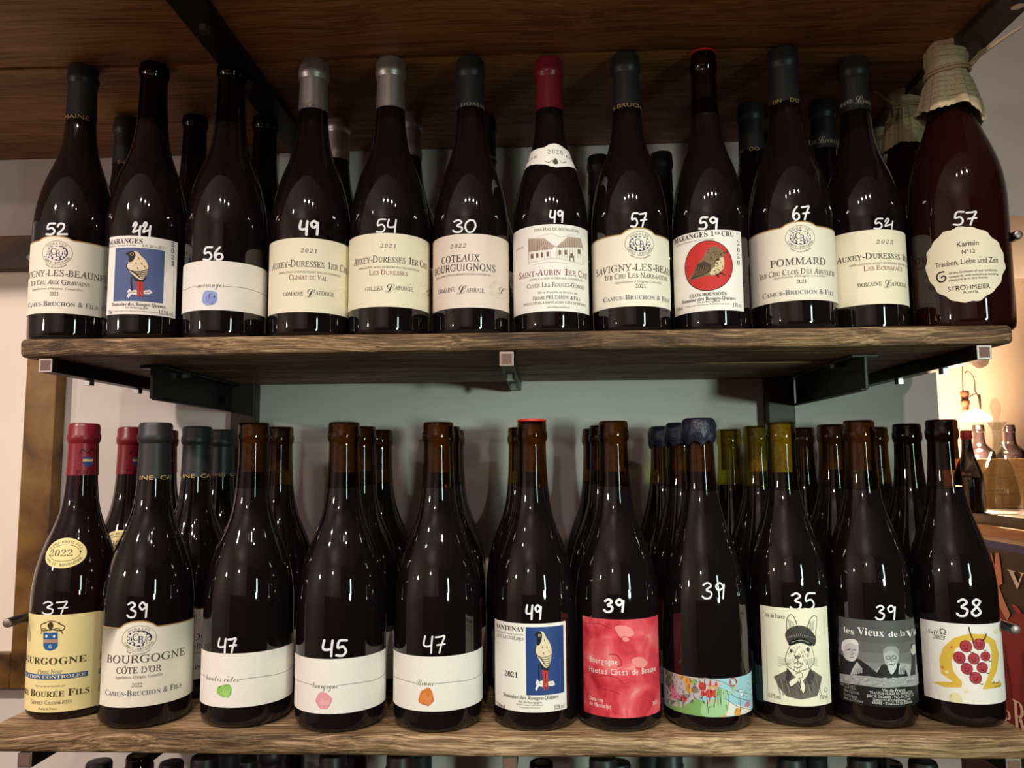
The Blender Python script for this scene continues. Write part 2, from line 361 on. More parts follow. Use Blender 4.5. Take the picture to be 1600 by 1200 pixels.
# ------------------------------------------------------------------ lettering
MISS = {'h': 0x210E}
SCRM = {'B': 0x212C, 'E': 0x2130, 'F': 0x2131, 'H': 0x210B, 'I': 0x2110, 'L': 0x2112, 'M': 0x2133, 'R': 0x211B, 'e': 0x212F, 'g': 0x210A, 'o': 0x2134}
def uni(style, c):
    if style in 'RI':
        if 'A' <= c <= 'Z': return chr(0x1D434+ord(c)-65)
        if c in MISS: return chr(MISS[c])
        if 'a' <= c <= 'z': return chr(0x1D44E+ord(c)-97)
        if '0' <= c <= '9': return chr(0x1D7CE+ord(c)-48)
    if style == 'B':
        if 'A' <= c <= 'Z': return chr(0x1D400+ord(c)-65)
        if 'a' <= c <= 'z': return chr(0x1D41A+ord(c)-97)
        if '0' <= c <= '9': return chr(0x1D7CE+ord(c)-48)
    if style == 'C':
        if c in SCRM: return chr(SCRM[c])
        if 'A' <= c <= 'Z': return chr(0x1D49C+ord(c)-65)
        if 'a' <= c <= 'z': return chr(0x1D4B6+ord(c)-97)
    if style == 'K':
        if 'A' <= c <= 'Z': return chr(0x1D4D0+ord(c)-65)
        if 'a' <= c <= 'z': return chr(0x1D4EA+ord(c)-97)
    if style == 'T':
        if 'A' <= c <= 'Z': return chr(0x1D670+ord(c)-65)
        if 'a' <= c <= 'z': return chr(0x1D68A+ord(c)-97)
        if '0' <= c <= '9': return chr(0x1D7F6+ord(c)-48)
    return c
ACC = {'é': ('e', '/'), 'è': ('e', '\\'), 'ê': ('e', '^'), 'ô': ('o', '^'), 'É': ('E', '/'), 'È': ('E', '\\'), 'Ô': ('O', '^')}
_tc = bpy.data.curves.new('glyph', 'FONT'); _tc.resolution_u = 3; _to = bpy.data.objects.new('glyph', _tc); C.objects.link(_to)
GL = {}
def _shape(body, off):
    _tc.body = body; _tc.offset = off; _to.update_tag(); dg = bpy.context.evaluated_depsgraph_get(); dg.update()
    me = _to.evaluated_get(dg).to_mesh(); v = [(p.co.x, p.co.y) for p in me.vertices]; f = [tuple(q.vertices) for q in me.polygons]
    _to.evaluated_get(dg).to_mesh_clear(); return v, f
def glyph(style, ch):
    k = (style, ch)
    if k in GL: return GL[k]
    if style not in CAPH:
        v, _ = _shape(uni(style, 'H'), 0); CAPH[style] = max(p[1] for p in v)
    s = 1/CAPH[style]; u = uni(style, ch); off = -0.012 if style in 'RI' and ch.isdigit() else {'R': 0.006, 'K': -0.008}.get(style, 0.0)
    wide = lambda b: (lambda v: max(p[0] for p in v)-min(p[0] for p in v))(_shape(b, 0)[0])
    adv = (wide('H'+u+'H')-wide('HH'))*s
    v, f = ([], []) if ch == ' ' else _shape(u, off)
    sh = {'R': -0.235 if not ch.isdigit() and ch.isalpha() else 0, 'I': 0.22 if not ch.isalpha() else 0}.get(style, 0)
    v = [((x+sh*y)*s, y*s) for x, y in v]
    GL[k] = (v, f, adv); return GL[k]
CAPH = {}
def line_geom(style, s, small=0.78, track=0.0):
    """verts, faces, width with cap height 1; style suffix '+' turns lower case into small capitals"""
    sc = style.endswith('+'); st = style[0]; V, Fc, x = [], [], 0.0
    for ch in s:
        q = 1.0; acc = None
        if ch in ACC: ch, acc = ACC[ch]
        up = ch.isupper()
        if sc and ch.islower(): ch = ch.upper(); q = small
        v, f, a = glyph('S' if st == 'M' else st, ch); n = len(V)
        if st == 'M': v = [(p[0]+(0.84-a)/2, p[1]) for p in v]; a = 0.84
        V += [(x+p[0]*q, p[1]*q) for p in v]; Fc += [tuple(i+n for i in t) for t in f]
        if acc:
            h = (1.08 if (up or sc) else 0.80)*q; c = x+a*q*0.5
            st2 = {'/': [(c-0.05, h, c+0.16, h+0.2)], '\\': [(c+0.05, h, c-0.16, h+0.2)], '^': [(c-0.2, h, c, h+0.2), (c, h+0.2, c+0.2, h)]}[acc]
            for x0, y0, x1, y1 in st2:
                n = len(V); V += [(x0-0.03, y0), (x0+0.06, y0), (x1+0.06, y1), (x1-0.03, y1)]; Fc.append((n, n+1, n+2, n+3))
        x += a*q+track
    return V, Fc, x

# ------------------------------------------------------------------ printing on round bottles
def catmull(p, n=6, closed=False):
    if len(p) < 3: return list(p)
    q = ([p[-1]]+list(p)+[p[0], p[1]]) if closed else ([p[0]]+list(p)+[p[-1]]); out = []
    for i in range(1, len(q)-2):
        for k in range(n):
            t = k/n; a, b, c, d = q[i-1], q[i], q[i+1], q[i+2]
            out.append(tuple(0.5*(2*b[j]+(c[j]-a[j])*t+(2*a[j]-5*b[j]+4*c[j]-d[j])*t*t+(3*b[j]-a[j]-3*c[j]+d[j])*t**3) for j in (0, 1)))
    if not closed: out.append(tuple(p[-1]))
    return out
def ribbon_geo(p, wd, closed=False, cap=True):
    V, Fc = [], []; n = len(p)
    if n < 2: return V, Fc
    for i in range(n):
        a = p[(i-1) % n] if (i or closed) else p[i]; b = p[(i+1) % n] if (i < n-1 or closed) else p[i]
        dx, dy = b[0]-a[0], b[1]-a[1]; l = math.hypot(dx, dy) or 1e-9; h = (wd[i] if isinstance(wd, list) else wd)/2
        V += [(p[i][0]-dy/l*h, p[i][1]+dx/l*h), (p[i][0]+dy/l*h, p[i][1]-dx/l*h)]
    for i in range(n if closed else n-1):
        j = (i+1) % n; Fc.append((2*i, 2*i+1, 2*j+1, 2*j))
    if cap and not closed:
        for i in (0, n-1):
            h = (wd[i] if isinstance(wd, list) else wd)/2; m = len(V)
            V += [(p[i][0]+h*math.cos(k*PI/5), p[i][1]+h*math.sin(k*PI/5)) for k in range(10)]; Fc.append(tuple(range(m, m+10)))
    return V, Fc

class Surf:
    """a surface of revolution standing on (x, y, z0); maps photo rays to (angle, height) and back"""
    def __init__(s, x, y, z0, rfun): s.x, s.y, s.z0, s.rf = x, y, z0, rfun; s.R = rfun(0.05); d = np.array([CAM[0]-x, CAM[1]-y]); s.c = d/np.linalg.norm(d); s.r = np.array([-s.c[1], s.c[0]])
    def hit(s, px, py):
        d = ray(px, py); rr = s.rf(0.05); z = 0.05; th = 0
        for _ in range(14):
            o = np.array([CAM[0]-s.x, CAM[1]-s.y]); e = d[:2]; a = e@e; b = o@e; c = o@o-rr*rr; disc = b*b-a*c
            # sideways position against the limb, as a fraction
            k0 = -b/a; perp = o+e*k0; m = math.hypot(*perp)/rr
            k = (-b-math.sqrt(disc))/a if disc > 0 else k0
            q = o+e*k; z = CAM[2]+d[2]*k-s.z0; th = math.atan2(q@s.r, q@s.c)
            if m > 0.985:
                th = math.copysign(math.acos(min(1, rr/np.linalg.norm(o)))-math.acos(0.985)*0+(m-0.985)*3.0, th)
            nr = s.rf(min(max(z, 0.0), 0.4))
            if abs(nr-rr) < 1e-5: break
            rr = 0.5*(rr+nr)
        return th*s.R, z
    def pos(s, u, z, eps):
        th = u/s.R; r = s.rf(z)+eps; v = s.c*math.cos(th)*r+s.r*math.sin(th)*r; return (v[0], v[1], z)

class Print:
    """collects paper and ink for one label; coordinates are those of a zoomed crop (origin ox, oy, scale k)"""
    def __init__(s, surf, ox, oy, k=3.7209, base=0.0003, step=0.00011): s.S, s.o, s.k, s.base, s.step = surf, (ox, oy), k, base, step; s.items = []; s.ly = 1; s.clip = None
    def h(s, x, y): return s.S.hit(s.o[0]+x/s.k, s.o[1]+y/s.k)
    def px(s, n, x, y): a, b = s.h(x, y-n/2), s.h(x, y+n/2); return abs(a[1]-b[1])
    def raw(s, V, Fc, m, layer=None, cut=True): s.items.append((V, Fc, m, s.ly if layer is None else layer, cut)); return s
    def rect_uz(s, u0, u1, z0, z1, m, layer=0):
        nu = max(1, int(abs(u1-u0)/0.0016)); nz = max(1, int(abs(z1-z0)/0.012)); V, Fc = [], []
        for j in range(nz+1):
            for i in range(nu+1): V.append((u0+(u1-u0)*i/nu, z0+(z1-z0)*j/nz))
        for j in range(nz):
            for i in range(nu): a = j*(nu+1)+i; Fc.append((a, a+1, a+nu+2, a+nu+1))
        return s.raw(V, Fc, m, layer, False)
    def paper(s, xl, xr, ax, yt, yb, m):
        """rectangular label between crop columns xl and xr, its edges read at column ax"""
        zt, zb = s.h(ax, yt)[1], s.h(ax, yb)[1]; ym = (yt+yb)/2; s.clip = (s.h(xl, ym)[0], s.h(xr, ym)[0], zb, zt)
        return s.rect_uz(s.h(xl, ym)[0], s.h(xr, ym)[0], zb, zt, m)
    def rect(s, x0, x1, y0, y1, m, layer=None):
        xm, ym = (x0+x1)/2, (y0+y1)/2
        return s.rect_uz(s.h(x0, ym)[0], s.h(x1, ym)[0], s.h(xm, y1)[1], s.h(xm, y0)[1], m, s.ly if layer is None else layer)
    def poly(s, pts, m, layer=None, smooth=False, pre=None):
        if smooth: pts = catmull(pts, 5, True)
        P = [s.h(*p) for p in pts]; return s.raw(P, [tuple(range(len(P)))], m, layer)
    def ell(s, cx, cy, rx, ry, m, layer=None, n=40, wob=0.0, seed=0):
        u, z = s.h(cx, cy); a = abs(s.h(cx+rx*0.5, cy)[0]-s.h(cx-rx*0.5, cy)[0]); b = s.px(ry, cx, cy)
        P = []
        for k in range(n):
            t = 2*PI*k/n; q = 1+wob*noise.noise(Vector((math.cos(t)*1.7+seed, math.sin(t)*1.7, seed*1.3)))
            P.append((u+a*q*math.cos(t), z+b*q*math.sin(t)))
        return s.raw(P, [tuple(range(n))], m, layer)
    def ring(s, cx, cy, rx, ry, wpx, m, layer=None, n=48):
        u, z = s.h(cx, cy); a = abs(s.h(cx+rx*0.5, cy)[0]-s.h(cx-rx*0.5, cy)[0]); b = s.px(ry, cx, cy); wd = s.px(wpx, cx, cy)
        V, Fc = ribbon_geo([(u+a*math.cos(2*PI*k/n), z+b*math.sin(2*PI*k/n)) for k in range(n)], wd, True); return s.raw(V, Fc, m, layer, False)
    def line(s, pts, wpx, m, layer=None, smooth=True, closed=False, taper=None):
        if smooth: pts = catmull(pts, 5, closed)
        P = [s.h(*p) for p in pts]; wd = s.px(wpx, *pts[len(pts)//2])
        if taper: wd = [wd*(taper+(1-taper)*math.sin(PI*(i+0.5)/len(P))) for i in range(len(P))]
        V, Fc = ribbon_geo(P, wd, closed); return s.raw(V, Fc, m, layer, False)
    def hatch(s, segs, wpx, m, layer=None):
        for a, b in segs: s.line([a, b], wpx, m, layer, False)
        return s
    def text(s, style, t, x0, x1, yc, cap, m, layer=None, track=0.0, italic=0.0, ang=0.0):
        V, Fc, wd = line_geom(style, t, track=track); xm = (x0+(x1 if x1 is not None else x0))/2
        h = s.px(cap, xm, yc); z = s.h(xm, yc)[1]-h/2
        u0 = s.h(x0, yc)[0]; sx = (s.h(x1, yc)[0]-u0)/wd if x1 is not None else h
        P = [(u0+(x+italic*y)*sx, z+y*h+math.tan(ang)*x*sx) for x, y in V]
        return s.raw(P, Fc, m, s.ly+1 if layer is None else layer, False)
    def vtext(s, style, t, x, y0, y1, cap, m):
        """letters stacked downwards"""
        for i, ch in enumerate(t):
            y = y0+(y1-y0)*i/(len(t)-1); V, Fc, wd = line_geom(style, ch); h = s.px(cap, x, y); u, z = s.h(x, y)
            s.raw([(u+(a-wd/2)*h, z+(b-0.5)*h) for a, b in V], Fc, m, s.ly+1, False)
        return s
    def arc(s, style, t, cx, cy, rx, ry, a0, a1, cap, m, inside=False):
        """letters along an ellipse from angle a0 to a1 (degrees, anticlockwise from +u)"""
        u, z = s.h(cx, cy); a = abs(s.h(cx+rx*0.5, cy)[0]-s.h(cx-rx*0.5, cy)[0]); b = s.px(ry, cx, cy); h = s.px(cap, cx, cy); n = len(t)
        for i, ch in enumerate(t):
            if ch == ' ': continue
            q = math.radians(a0+(a1-a0)*(i+0.5)/n); V, Fc, wd = line_geom(style, ch)
            rot = q-PI/2 if not inside else q+PI/2; c, sn = math.cos(rot), math.sin(rot); ou, oz = u+a*math.cos(q), z+b*math.sin(q)
            P = []
            for x, y in V:
                x, y = (x-wd/2)*h, (y-0.5)*h; P.append((ou+x*c-y*sn, oz+x*sn+y*c))
            s.raw(P, Fc, m, s.ly+1, False)
        return s
    def mesh(s, name):
        verts, faces, fm, mats = [], [], [], []
        for V, Fc, m, ly, cut in s.items:
            if not V: continue
            if m not in mats: mats.append(m)
            mi = mats.index(m); eps = s.base+s.step*ly
            if cut:
                bm = bmesh.new(); bv = [bm.verts.new((u, z, 0)) for u, z in V]
                for f in Fc:
                    try: bm.faces.new([bv[i] for i in f])
                    except ValueError: pass
                bmesh.ops.triangulate(bm, faces=bm.faces[:], ngon_method='EAR_CLIP')
                if s.clip and ly:
                    c = s.clip
                    for co, no in (((c[0], 0, 0), (-1, 0, 0)), ((c[1], 0, 0), (1, 0, 0)), ((0, c[2], 0), (0, -1, 0)), ((0, c[3], 0), (0, 1, 0))):
                        bmesh.ops.bisect_plane(bm, geom=bm.verts[:]+bm.edges[:]+bm.faces[:], plane_co=co, plane_no=no, clear_outer=True)
                us = [v[0] for v in V]; zs = [v[1] for v in V]
                for q in np.arange(math.floor(min(us)/0.003)*0.003, max(us), 0.003):
                    bmesh.ops.bisect_plane(bm, geom=bm.verts[:]+bm.edges[:]+bm.faces[:], plane_co=(q, 0, 0), plane_no=(1, 0, 0))
                if s.S.rf(max(zs)) < s.S.rf(min(zs))-1e-4:
                    for q in np.arange(math.floor(min(zs)/0.003)*0.003, max(zs), 0.003):
                        bmesh.ops.bisect_plane(bm, geom=bm.verts[:]+bm.edges[:]+bm.faces[:], plane_co=(0, q, 0), plane_no=(0, 1, 0))
                bm.verts.index_update(); V = [(v.co.x, v.co.y) for v in bm.verts]; Fc = [[v.index for v in f.verts] for f in bm.faces]; bm.free()
            n = len(verts); verts += [s.S.pos(u, z, eps) for u, z in V]
            for f in Fc: faces.append(tuple(i+n for i in f)); fm.append(mi)
        return mesh(name, verts, faces, mats, fm, True)

DIG = {
 '0': [[(.5, 1), (.15, .8), (.02, .4), (.3, 0), (.75, .08), (1, .5), (.85, .92), (.5, 1), (.35, .95)]],
 '2': [[(.05, .72), (.3, 1), (.7, .9), (.6, .5), (.05, .05), (.45, .02), (1, .03)]],
 '3': [[(.1, .86), (.5, 1), (.82, .8), (.38, .54), (.86, .36), (.72, .04), (.25, 0), (0, .14)]],
 '4': [[(.15, 1), (.02, .48), (.4, .38), (.78, .46)], [(.86, .98), (.78, .5), (.74, -.02)]],
 'y': [[(.08, .72), (.3, 1), (.48, .86), (.08, .28), (.45, .36), (.8, .42)], [(.92, .74), (.84, .4), (.8, -.06)]],
 '5': [[(.95, 1), (.32, .96), (.18, .52), (.62, .6), (.88, .3), (.6, .02), (.05, .03)]],
 '6': [[(.62, 1), (.25, .7), (.08, .3), (.4, 0), (.85, .12), (.8, .42), (.42, .48), (.15, .25)]],
 '7': [[(.05, .93), (.5, .96), (.92, 1), (.62, .5), (.42, 0)], [(.2, .46), (.95, .53)]],
 '8': [[(.85, .86), (.5, 1), (.22, .78), (.6, .5), (.86, .2), (.45, 0), (.12, .2), (.5, .52), (.85, .86)]],
 '9': [[(.86, .74), (.5, 1), (.14, .78), (.4, .52), (.8, .7), (.9, .92), (.86, .5), (.8, 0)]]}
def price(surf, num, ox, oy, x0, x1, y0, y1, wpx=11):
    p = Print(surf, ox, oy, base=0.00015)
    n = len(num); wd = (x1-x0)/n
    for i, ch in enumerate(num):
        a, b = x0+i*wd+wd*0.04, x0+(i+1)*wd-wd*0.08
        for st in DIG[ch]:
            pts = catmull([(a+(b-a)*u, y1-(y1-y0)*v) for u, v in st], 7)
            P = [p.h(*q) for q in pts]; w0 = p.px(wpx, (x0+x1)/2, (y0+y1)/2)
            V, Fc = ribbon_geo(P, w0); p.raw(V, Fc, MARKER, 1, False)
    return p.mesh('price_number')

# ------------------------------------------------------------------ bottles
PROF = {  # height fraction -> radius: (body fraction of R up to the shoulder, neck radius taken over above)
 'burgundy': [(0, .86), (.012, .97), (.03, 1), (.40, 1), (.467, .95), (.523, .865), (.58, .74), (.635, .575), (.69, .455), (.747, .395), (.805, .365), (.86, .347), (.93, .335)],
 'slim':     [(0, .86), (.012, .97), (.03, 1), (.44, 1), (.50, .955), (.555, .86), (.61, .73), (.66, .60), (.71, .49), (.76, .425), (.81, .39), (.86, .365), (.93, .35)],
 'slope':    [(0, .86), (.012, .97), (.03, 1), (.36, 1), (.43, .955), (.50, .86), (.57, .73), (.63, .60), (.69, .49), (.75, .41), (.81, .37), (.86, .35), (.93, .335)],
 'sparkling':[(0, .86), (.012, .97), (.03, 1), (.44, 1), (.50, .975), (.56, .91), (.62, .79), (.68, .64), (.74, .505), (.80, .41), (.86, .35), (.93, .32)],
 'bordeaux': [(0, .88), (.012, .98), (.03, 1), (.60, 1), (.64, .96), (.68, .82), (.71, .60), (.74, .44), (.78, .38), (.86, .36), (.93, .36)]}
def make_rf(kind, R, H):
    zs = [a*H for a, _ in PROF[kind]]; rs = [b*R for _, b in PROF[kind]]
    # smooth monotone curve through the points
    zz = np.linspace(0, zs[-1], 160); rr = np.interp(zz, zs, rs)
    lo = zz > zs[2]
    k = np.ones(9)/9; pad = np.r_[[rr[0]]*4, rr, [rr[-1]]*4]; sm = np.convolve(pad, k, 'valid'); rr = np.where(lo, sm, rr)
    def f(z): return float(np.interp(z, zz, rr))
    return f
def glass_mesh(rf, H, R, wine, neck, level, rim=True):
    prof = [(0.0, 0.006), (R*0.55, 0.004), (R*0.80, 0.0)]
    zs = [0.0, 0.002, 0.004, 0.007, 0.011]+list(np.arange(0.03, H*0.40, 0.03))+list(np.arange(H*0.40, H*0.93, 0.0045))
    prof += [(rf(z), z) for z in zs]; rn = rf(H*0.92)
    lip = [(rn, H-0.0205), (rn+0.0010, H-0.0185), (rn+0.0016, H-0.016), (rn+0.0016, H-0.0105), (rn+0.0008, H-0.0088), (rn+0.0009, H-0.003), (rn+0.0002, H-0.0006), (rn-0.0012, H), (rn-0.0030, H-0.0004), (rn-0.0038, H-0.003)]
    prof += lip
    mb = MB(); lv = level
    mb.lathe(prof, 64, caps=(True, False), fmi=lambda i: 0 if prof[i+1][1] <= lv and i < len(prof)-4 else 1)
    if lv < H: mb.lathe([(rf(min(lv, H*0.9))*0.93, lv-0.002), (rf(min(lv, H*0.9))*0.93, lv-0.0015)], 32, caps=(False, True), mi=0)
    me = mesh('glass_body', mb.v, mb.f, [wine, neck], mb.m, True); return sharp(me, 60)
def capsule_mesh(rf, H, zb, m, extra=None, eps=0.0007, wrinkle=False):
    rn = rf(H*0.92); zs = np.linspace(zb, H-0.021, 10); pr = [(rf(zb)+0.0002, zb)]+[(rf(min(z, H*.92))+eps, z) for z in zs]
    pr += [(rn+eps, H-0.0205), (rn+eps+.0012, H-0.0185), (rn+eps+.0018, H-0.016), (rn+eps+.0018, H-0.0115), (rn+eps+.0009, H-0.0098), (rn+eps+.0010, H-0.0025), (rn+eps-.0002, H+0.0002), (rn-0.002, H+0.0009), (rn*0.4, H+0.0010)]
    mb = MB().lathe(pr, 48, caps=(False, True)); me = mesh('capsule', mb.v, mb.f, [m], mb.m, True); sharp(me, 45)
    return me
def join(name, *ms):
    V, Fc, fm, mats = [], [], [], []
    for me in ms:
        n = len(V); V += [v.co[:] for v in me.vertices]; off = {}
        for i, m in enumerate(me.materials):
            if m not in mats: mats.append(m)
            off[i] = mats.index(m)
        for p in me.polygons: Fc.append(tuple(i+n for i in p.vertices)); fm.append(off[p.material_index])
    return sharp(mesh(name, V, Fc, mats, fm, True), 45)
GROUPS = {'U': 'front bottles on the upper shelf', 'L': 'front bottles on the lower shelf', 'UB': 'bottles behind on the upper shelf', 'LB': 'bottles behind on the lower shelf', 'C': 'bottles under the lower shelf'}
class Bottle:
    def __init__(s, x, y, z, R, H, kind='burgundy', wine=WINE, neck=NECK_DARK, closure=None, cap_h=0.052, group='U', label='', captext=None):
        s.rf = make_rf(kind, R, H); s.R, s.H, s.x, s.y, s.z = R, H, x, y, z; s.S = Surf(x, y, z, s.rf); s.kind, s.neck = kind, neck
        s.root = prop(empty('wine_bottle', (x, y, z)), label, 'bottle', GROUPS[group])
        glass = closure in (None, 'disc', 'wax', 'blackwax')
        level = H*0.775 if glass else H
        link('glass_body', glass_mesh(s.rf, H, R, wine, neck, level), s.root)
        rn = s.rf(H*0.92)
        if glass:
            MB().lathe([(rn-0.0036, H-0.050), (rn-0.0036, H-0.002), (rn-0.0042, H-0.0012)], 24).build('cork', CORK, s.root, True)
        if closure in ('black', 'silver', 'red'):
            me = capsule_mesh(s.rf, H, H-cap_h, {'black': CAP_BLACK, 'silver': CAP_SILVER, 'red': CAP_RED}[closure])
            if captext:
                rn2 = lambda zz: s.rf(min(zz, H*.92))+0.0007
                cs = Surf(x, y, z, rn2); cs.R = rn2(H*0.85); pr = captext(cs); me = join('capsule', me, pr.mesh('t'))
            link('capsule', me, s.root)
        if closure == 'disc':
            MB().lathe([(rn+0.0004, H-0.0002), (rn+0.0012, H+0.0006), (rn+0.0006, H+0.0018), (rn-0.003, H+0.0026), (0.001, H+0.0028)], 40, caps=(True, True)).build('wax_seal', WAX_RED, s.root, True)
        if closure in ('wax', 'blackwax'):
            mb = MB(); n = 48; V, Fc = [], []
            rows = [0.0, 0.25, 0.5, 0.75, 1.0]
            for j, t in enumerate(rows):
                for k in range(n):
                    a = 2*PI*k/n; drip = 0.022+0.005*noise.noise(Vector((math.cos(a)*2.2, math.sin(a)*2.2, x*9)))
                    zz = H-drip*(1-t); r = rn+0.0026+(0.0008 if 0 < j < 4 else -0.0012)+0.0007*noise.noise(Vector((a*3, zz*200, 4)))
                    V.append((r*math.cos(a), r*math.sin(a), zz+0.001*t))
            for k in range(n):
                a = 2*PI*k/n; V.append(((rn-0.001)*math.cos(a), (rn-0.001)*math.sin(a), H+0.0028))
            for j in range(5):
                for k in range(n): q = (k+1) % n; Fc.append((j*n+k, j*n+q, (j+1)*n+q, (j+1)*n+k))
            Fc.append(tuple(5*n+k for k in range(n)))
            mb.add(V, Fc); mb.build('wax_seal', WAX_BLUE if closure == 'wax' else WAX_BLACK, s.root, True, ang=60)
    def add(s, pr, name='label'): link(name, pr.mesh(name), s.root); return s
    def price(s, *a, **k): link('price_number', price(s.S, *a, **k), s.root); return s
    def copy(s, x, y, label, group, turn=0.0, z=None, keep=('price_number',)):
        z = s.z if z is None else z
        r = s.root.copy(); C.objects.link(r); r.location = (x, y, z); prop(r, label, group=GROUPS[group])
        a = math.atan2(CAM[0]-x, CAM[1]-y)-math.atan2(CAM[0]-s.x, CAM[1]-s.y); r.rotation_euler = (0, 0, -a+turn)
        for ch in s.root.children:
            if ch.name.split('.')[0] in keep: continue
            c = ch.copy(); C.objects.link(c); c.parent = r
        return r

# ------------------------------------------------------------------ label artwork
DK, BR, GB, DR, GOLD, NAVY, MID = ink((42, 38, 36)), ink((84, 74, 64)), ink((112, 112, 122)), ink((124, 44, 46)), ink((176, 138, 78)), ink((40, 40, 92)), ink((128, 116, 100))
BLK, WHT, CRM, PALE = ink((16, 15, 16)), ink((240, 236, 230)), ink((236, 222, 196)), ink((214, 202, 170))
LB, UB_ = 880, 330
def emblem(p, cx, cy, rx, ry):
    p.ring(cx, cy, rx, ry, 2, BR, 1); p.ell(cx, cy, rx*0.72, ry*0.62, NAVY, 1, wob=0.12, seed=cx)
    for k in range(14):
        t = 2*PI*k/14; p.ell(cx+rx*0.60*math.cos(t), cy+ry*0.50*math.sin(t), rx*0.085, ry*0.10, CREAM, 2, 12)
    for sx in (-1, 1):
        for q in (0.42, 0.56):
            p.line([(cx+sx*rx*q, cy-ry*0.3), (cx+sx*rx*(q-0.1), cy), (cx+sx*rx*q, cy+ry*0.3)], 5, CREAM, 2)
    p.poly([(cx-rx*.36, cy-ry*.45), (cx+rx*.36, cy-ry*.45), (cx+rx*.36, cy+ry*.1), (cx, cy+ry*.52), (cx-rx*.36, cy+ry*.1)], CREAM, 3, True)
    p.text('R', 'C', cx-rx*.34, cx+rx*.06, cy-ry*.12, ry*.55, NAVY, 4); p.text('R', 'B', cx-rx*.02, cx+rx*.32, cy+ry*.06, ry*.55, NAVY, 4)
    p.arc('R', 'DOMAINE', cx, cy, rx*.87, ry*.80, 138, 42, ry*.17, BR); p.arc('R', 'CAMUS-BRUCHON', cx, cy, rx*.87, ry*.82, 200, 340, ry*.17, BR, True)
    p.arc('S', 'GRAND VIN DE BOURGOGNE', cx, cy, rx*1.02, ry*1.22, 228, 312, ry*.11, MID, True)
def domed(p, xl, xr, ysh, xsh, pk, bw, ax, yb):
    """cream label with a gold-edged dome over the emblem; pk = crest of the dome, bw = its half width"""
    zs, zb = p.h(xsh, ysh)[1], p.h(ax, yb)[1]; zt = p.h(*pk)[1]; ul, ur = p.h(xl, (ysh+yb)/2)[0], p.h(xr, (ysh+yb)/2)[0]
    uc = p.h(*pk)[0]; w = abs(p.h(pk[0]+bw/2, pk[1])[0]-p.h(pk[0]-bw/2, pk[1])[0])
    top = [(max(ul, uc-w*2.4), zs)] if ul < uc-w else []
    for k in range(25):
        t = -1+2*k/24; q = abs(t); top.append((uc+w*t, zs+(zt-zs)*(1-(q**2.2)) if q < .75 else zs+(zt-zs)*(1-.75**2.2)*(1-(q-.75)/.25)**1.6))
    top = [q for q in top if ul <= q[0] <= ur]; top = [(ul, zs)]+top+[(ur, zs)]
    p.raw(top+[(ur, zb), (ul, zb)], [tuple(range(len(top)+2))], CREAM, 0)
    fine = []
    for a, b in zip(top[:-1], top[1:]):
        n = max(1, int(abs(b[0]-a[0])/0.002)); fine += [(a[0]+(b[0]-a[0])*i/n, a[1]+(b[1]-a[1])*i/n) for i in range(n)]
    fine.append(top[-1]); V, Fc = ribbon_geo([(u, z-0.0005) for u, z in fine], 0.0011); p.raw(V, Fc, GOLD, 1, False)
def lafouge(p, first, x0, xl, xe, y, m=DK):
    p.text('R', first, x0, xl, y, 22, m); p.text('K', 'L', xl+4, xl+(xe-xl)*.29, y-3, 50, m); p.text('R', 'AFOUGE', xl+(xe-xl)*.385, xe, y, 22, m)
    p.line([(x0, y+22), (xl+8, y+22)], 1.6, MID, smooth=False); p.line([(xl+(xe-xl)*.36, y+20), (xe, y+20)], 1.6, MID, smooth=False)
    p.line([(x0, y-20), (xl-4, y-20)], 1.3, MID, smooth=False); p.line([(xl+(xe-xl)*.38, y-20), (xe, y-20)], 1.3, MID, smooth=False)
def seal(p, cx, cy, r):
    p.ring(cx, cy, r*0.62, r*0.62, 1.6, PALE); p.text('K', 'L', cx-r*.4, cx+r*.4, cy, r*.75, MID)
    p.arc('R', 'GRAND VIN DE', cx, cy, r*.85, r*.85, 170, 10, r*.22, PALE); p.arc('R', 'BOURGOGNE', cx, cy, r*.85, r*.85, 200, 340, r*.22, PALE, True)
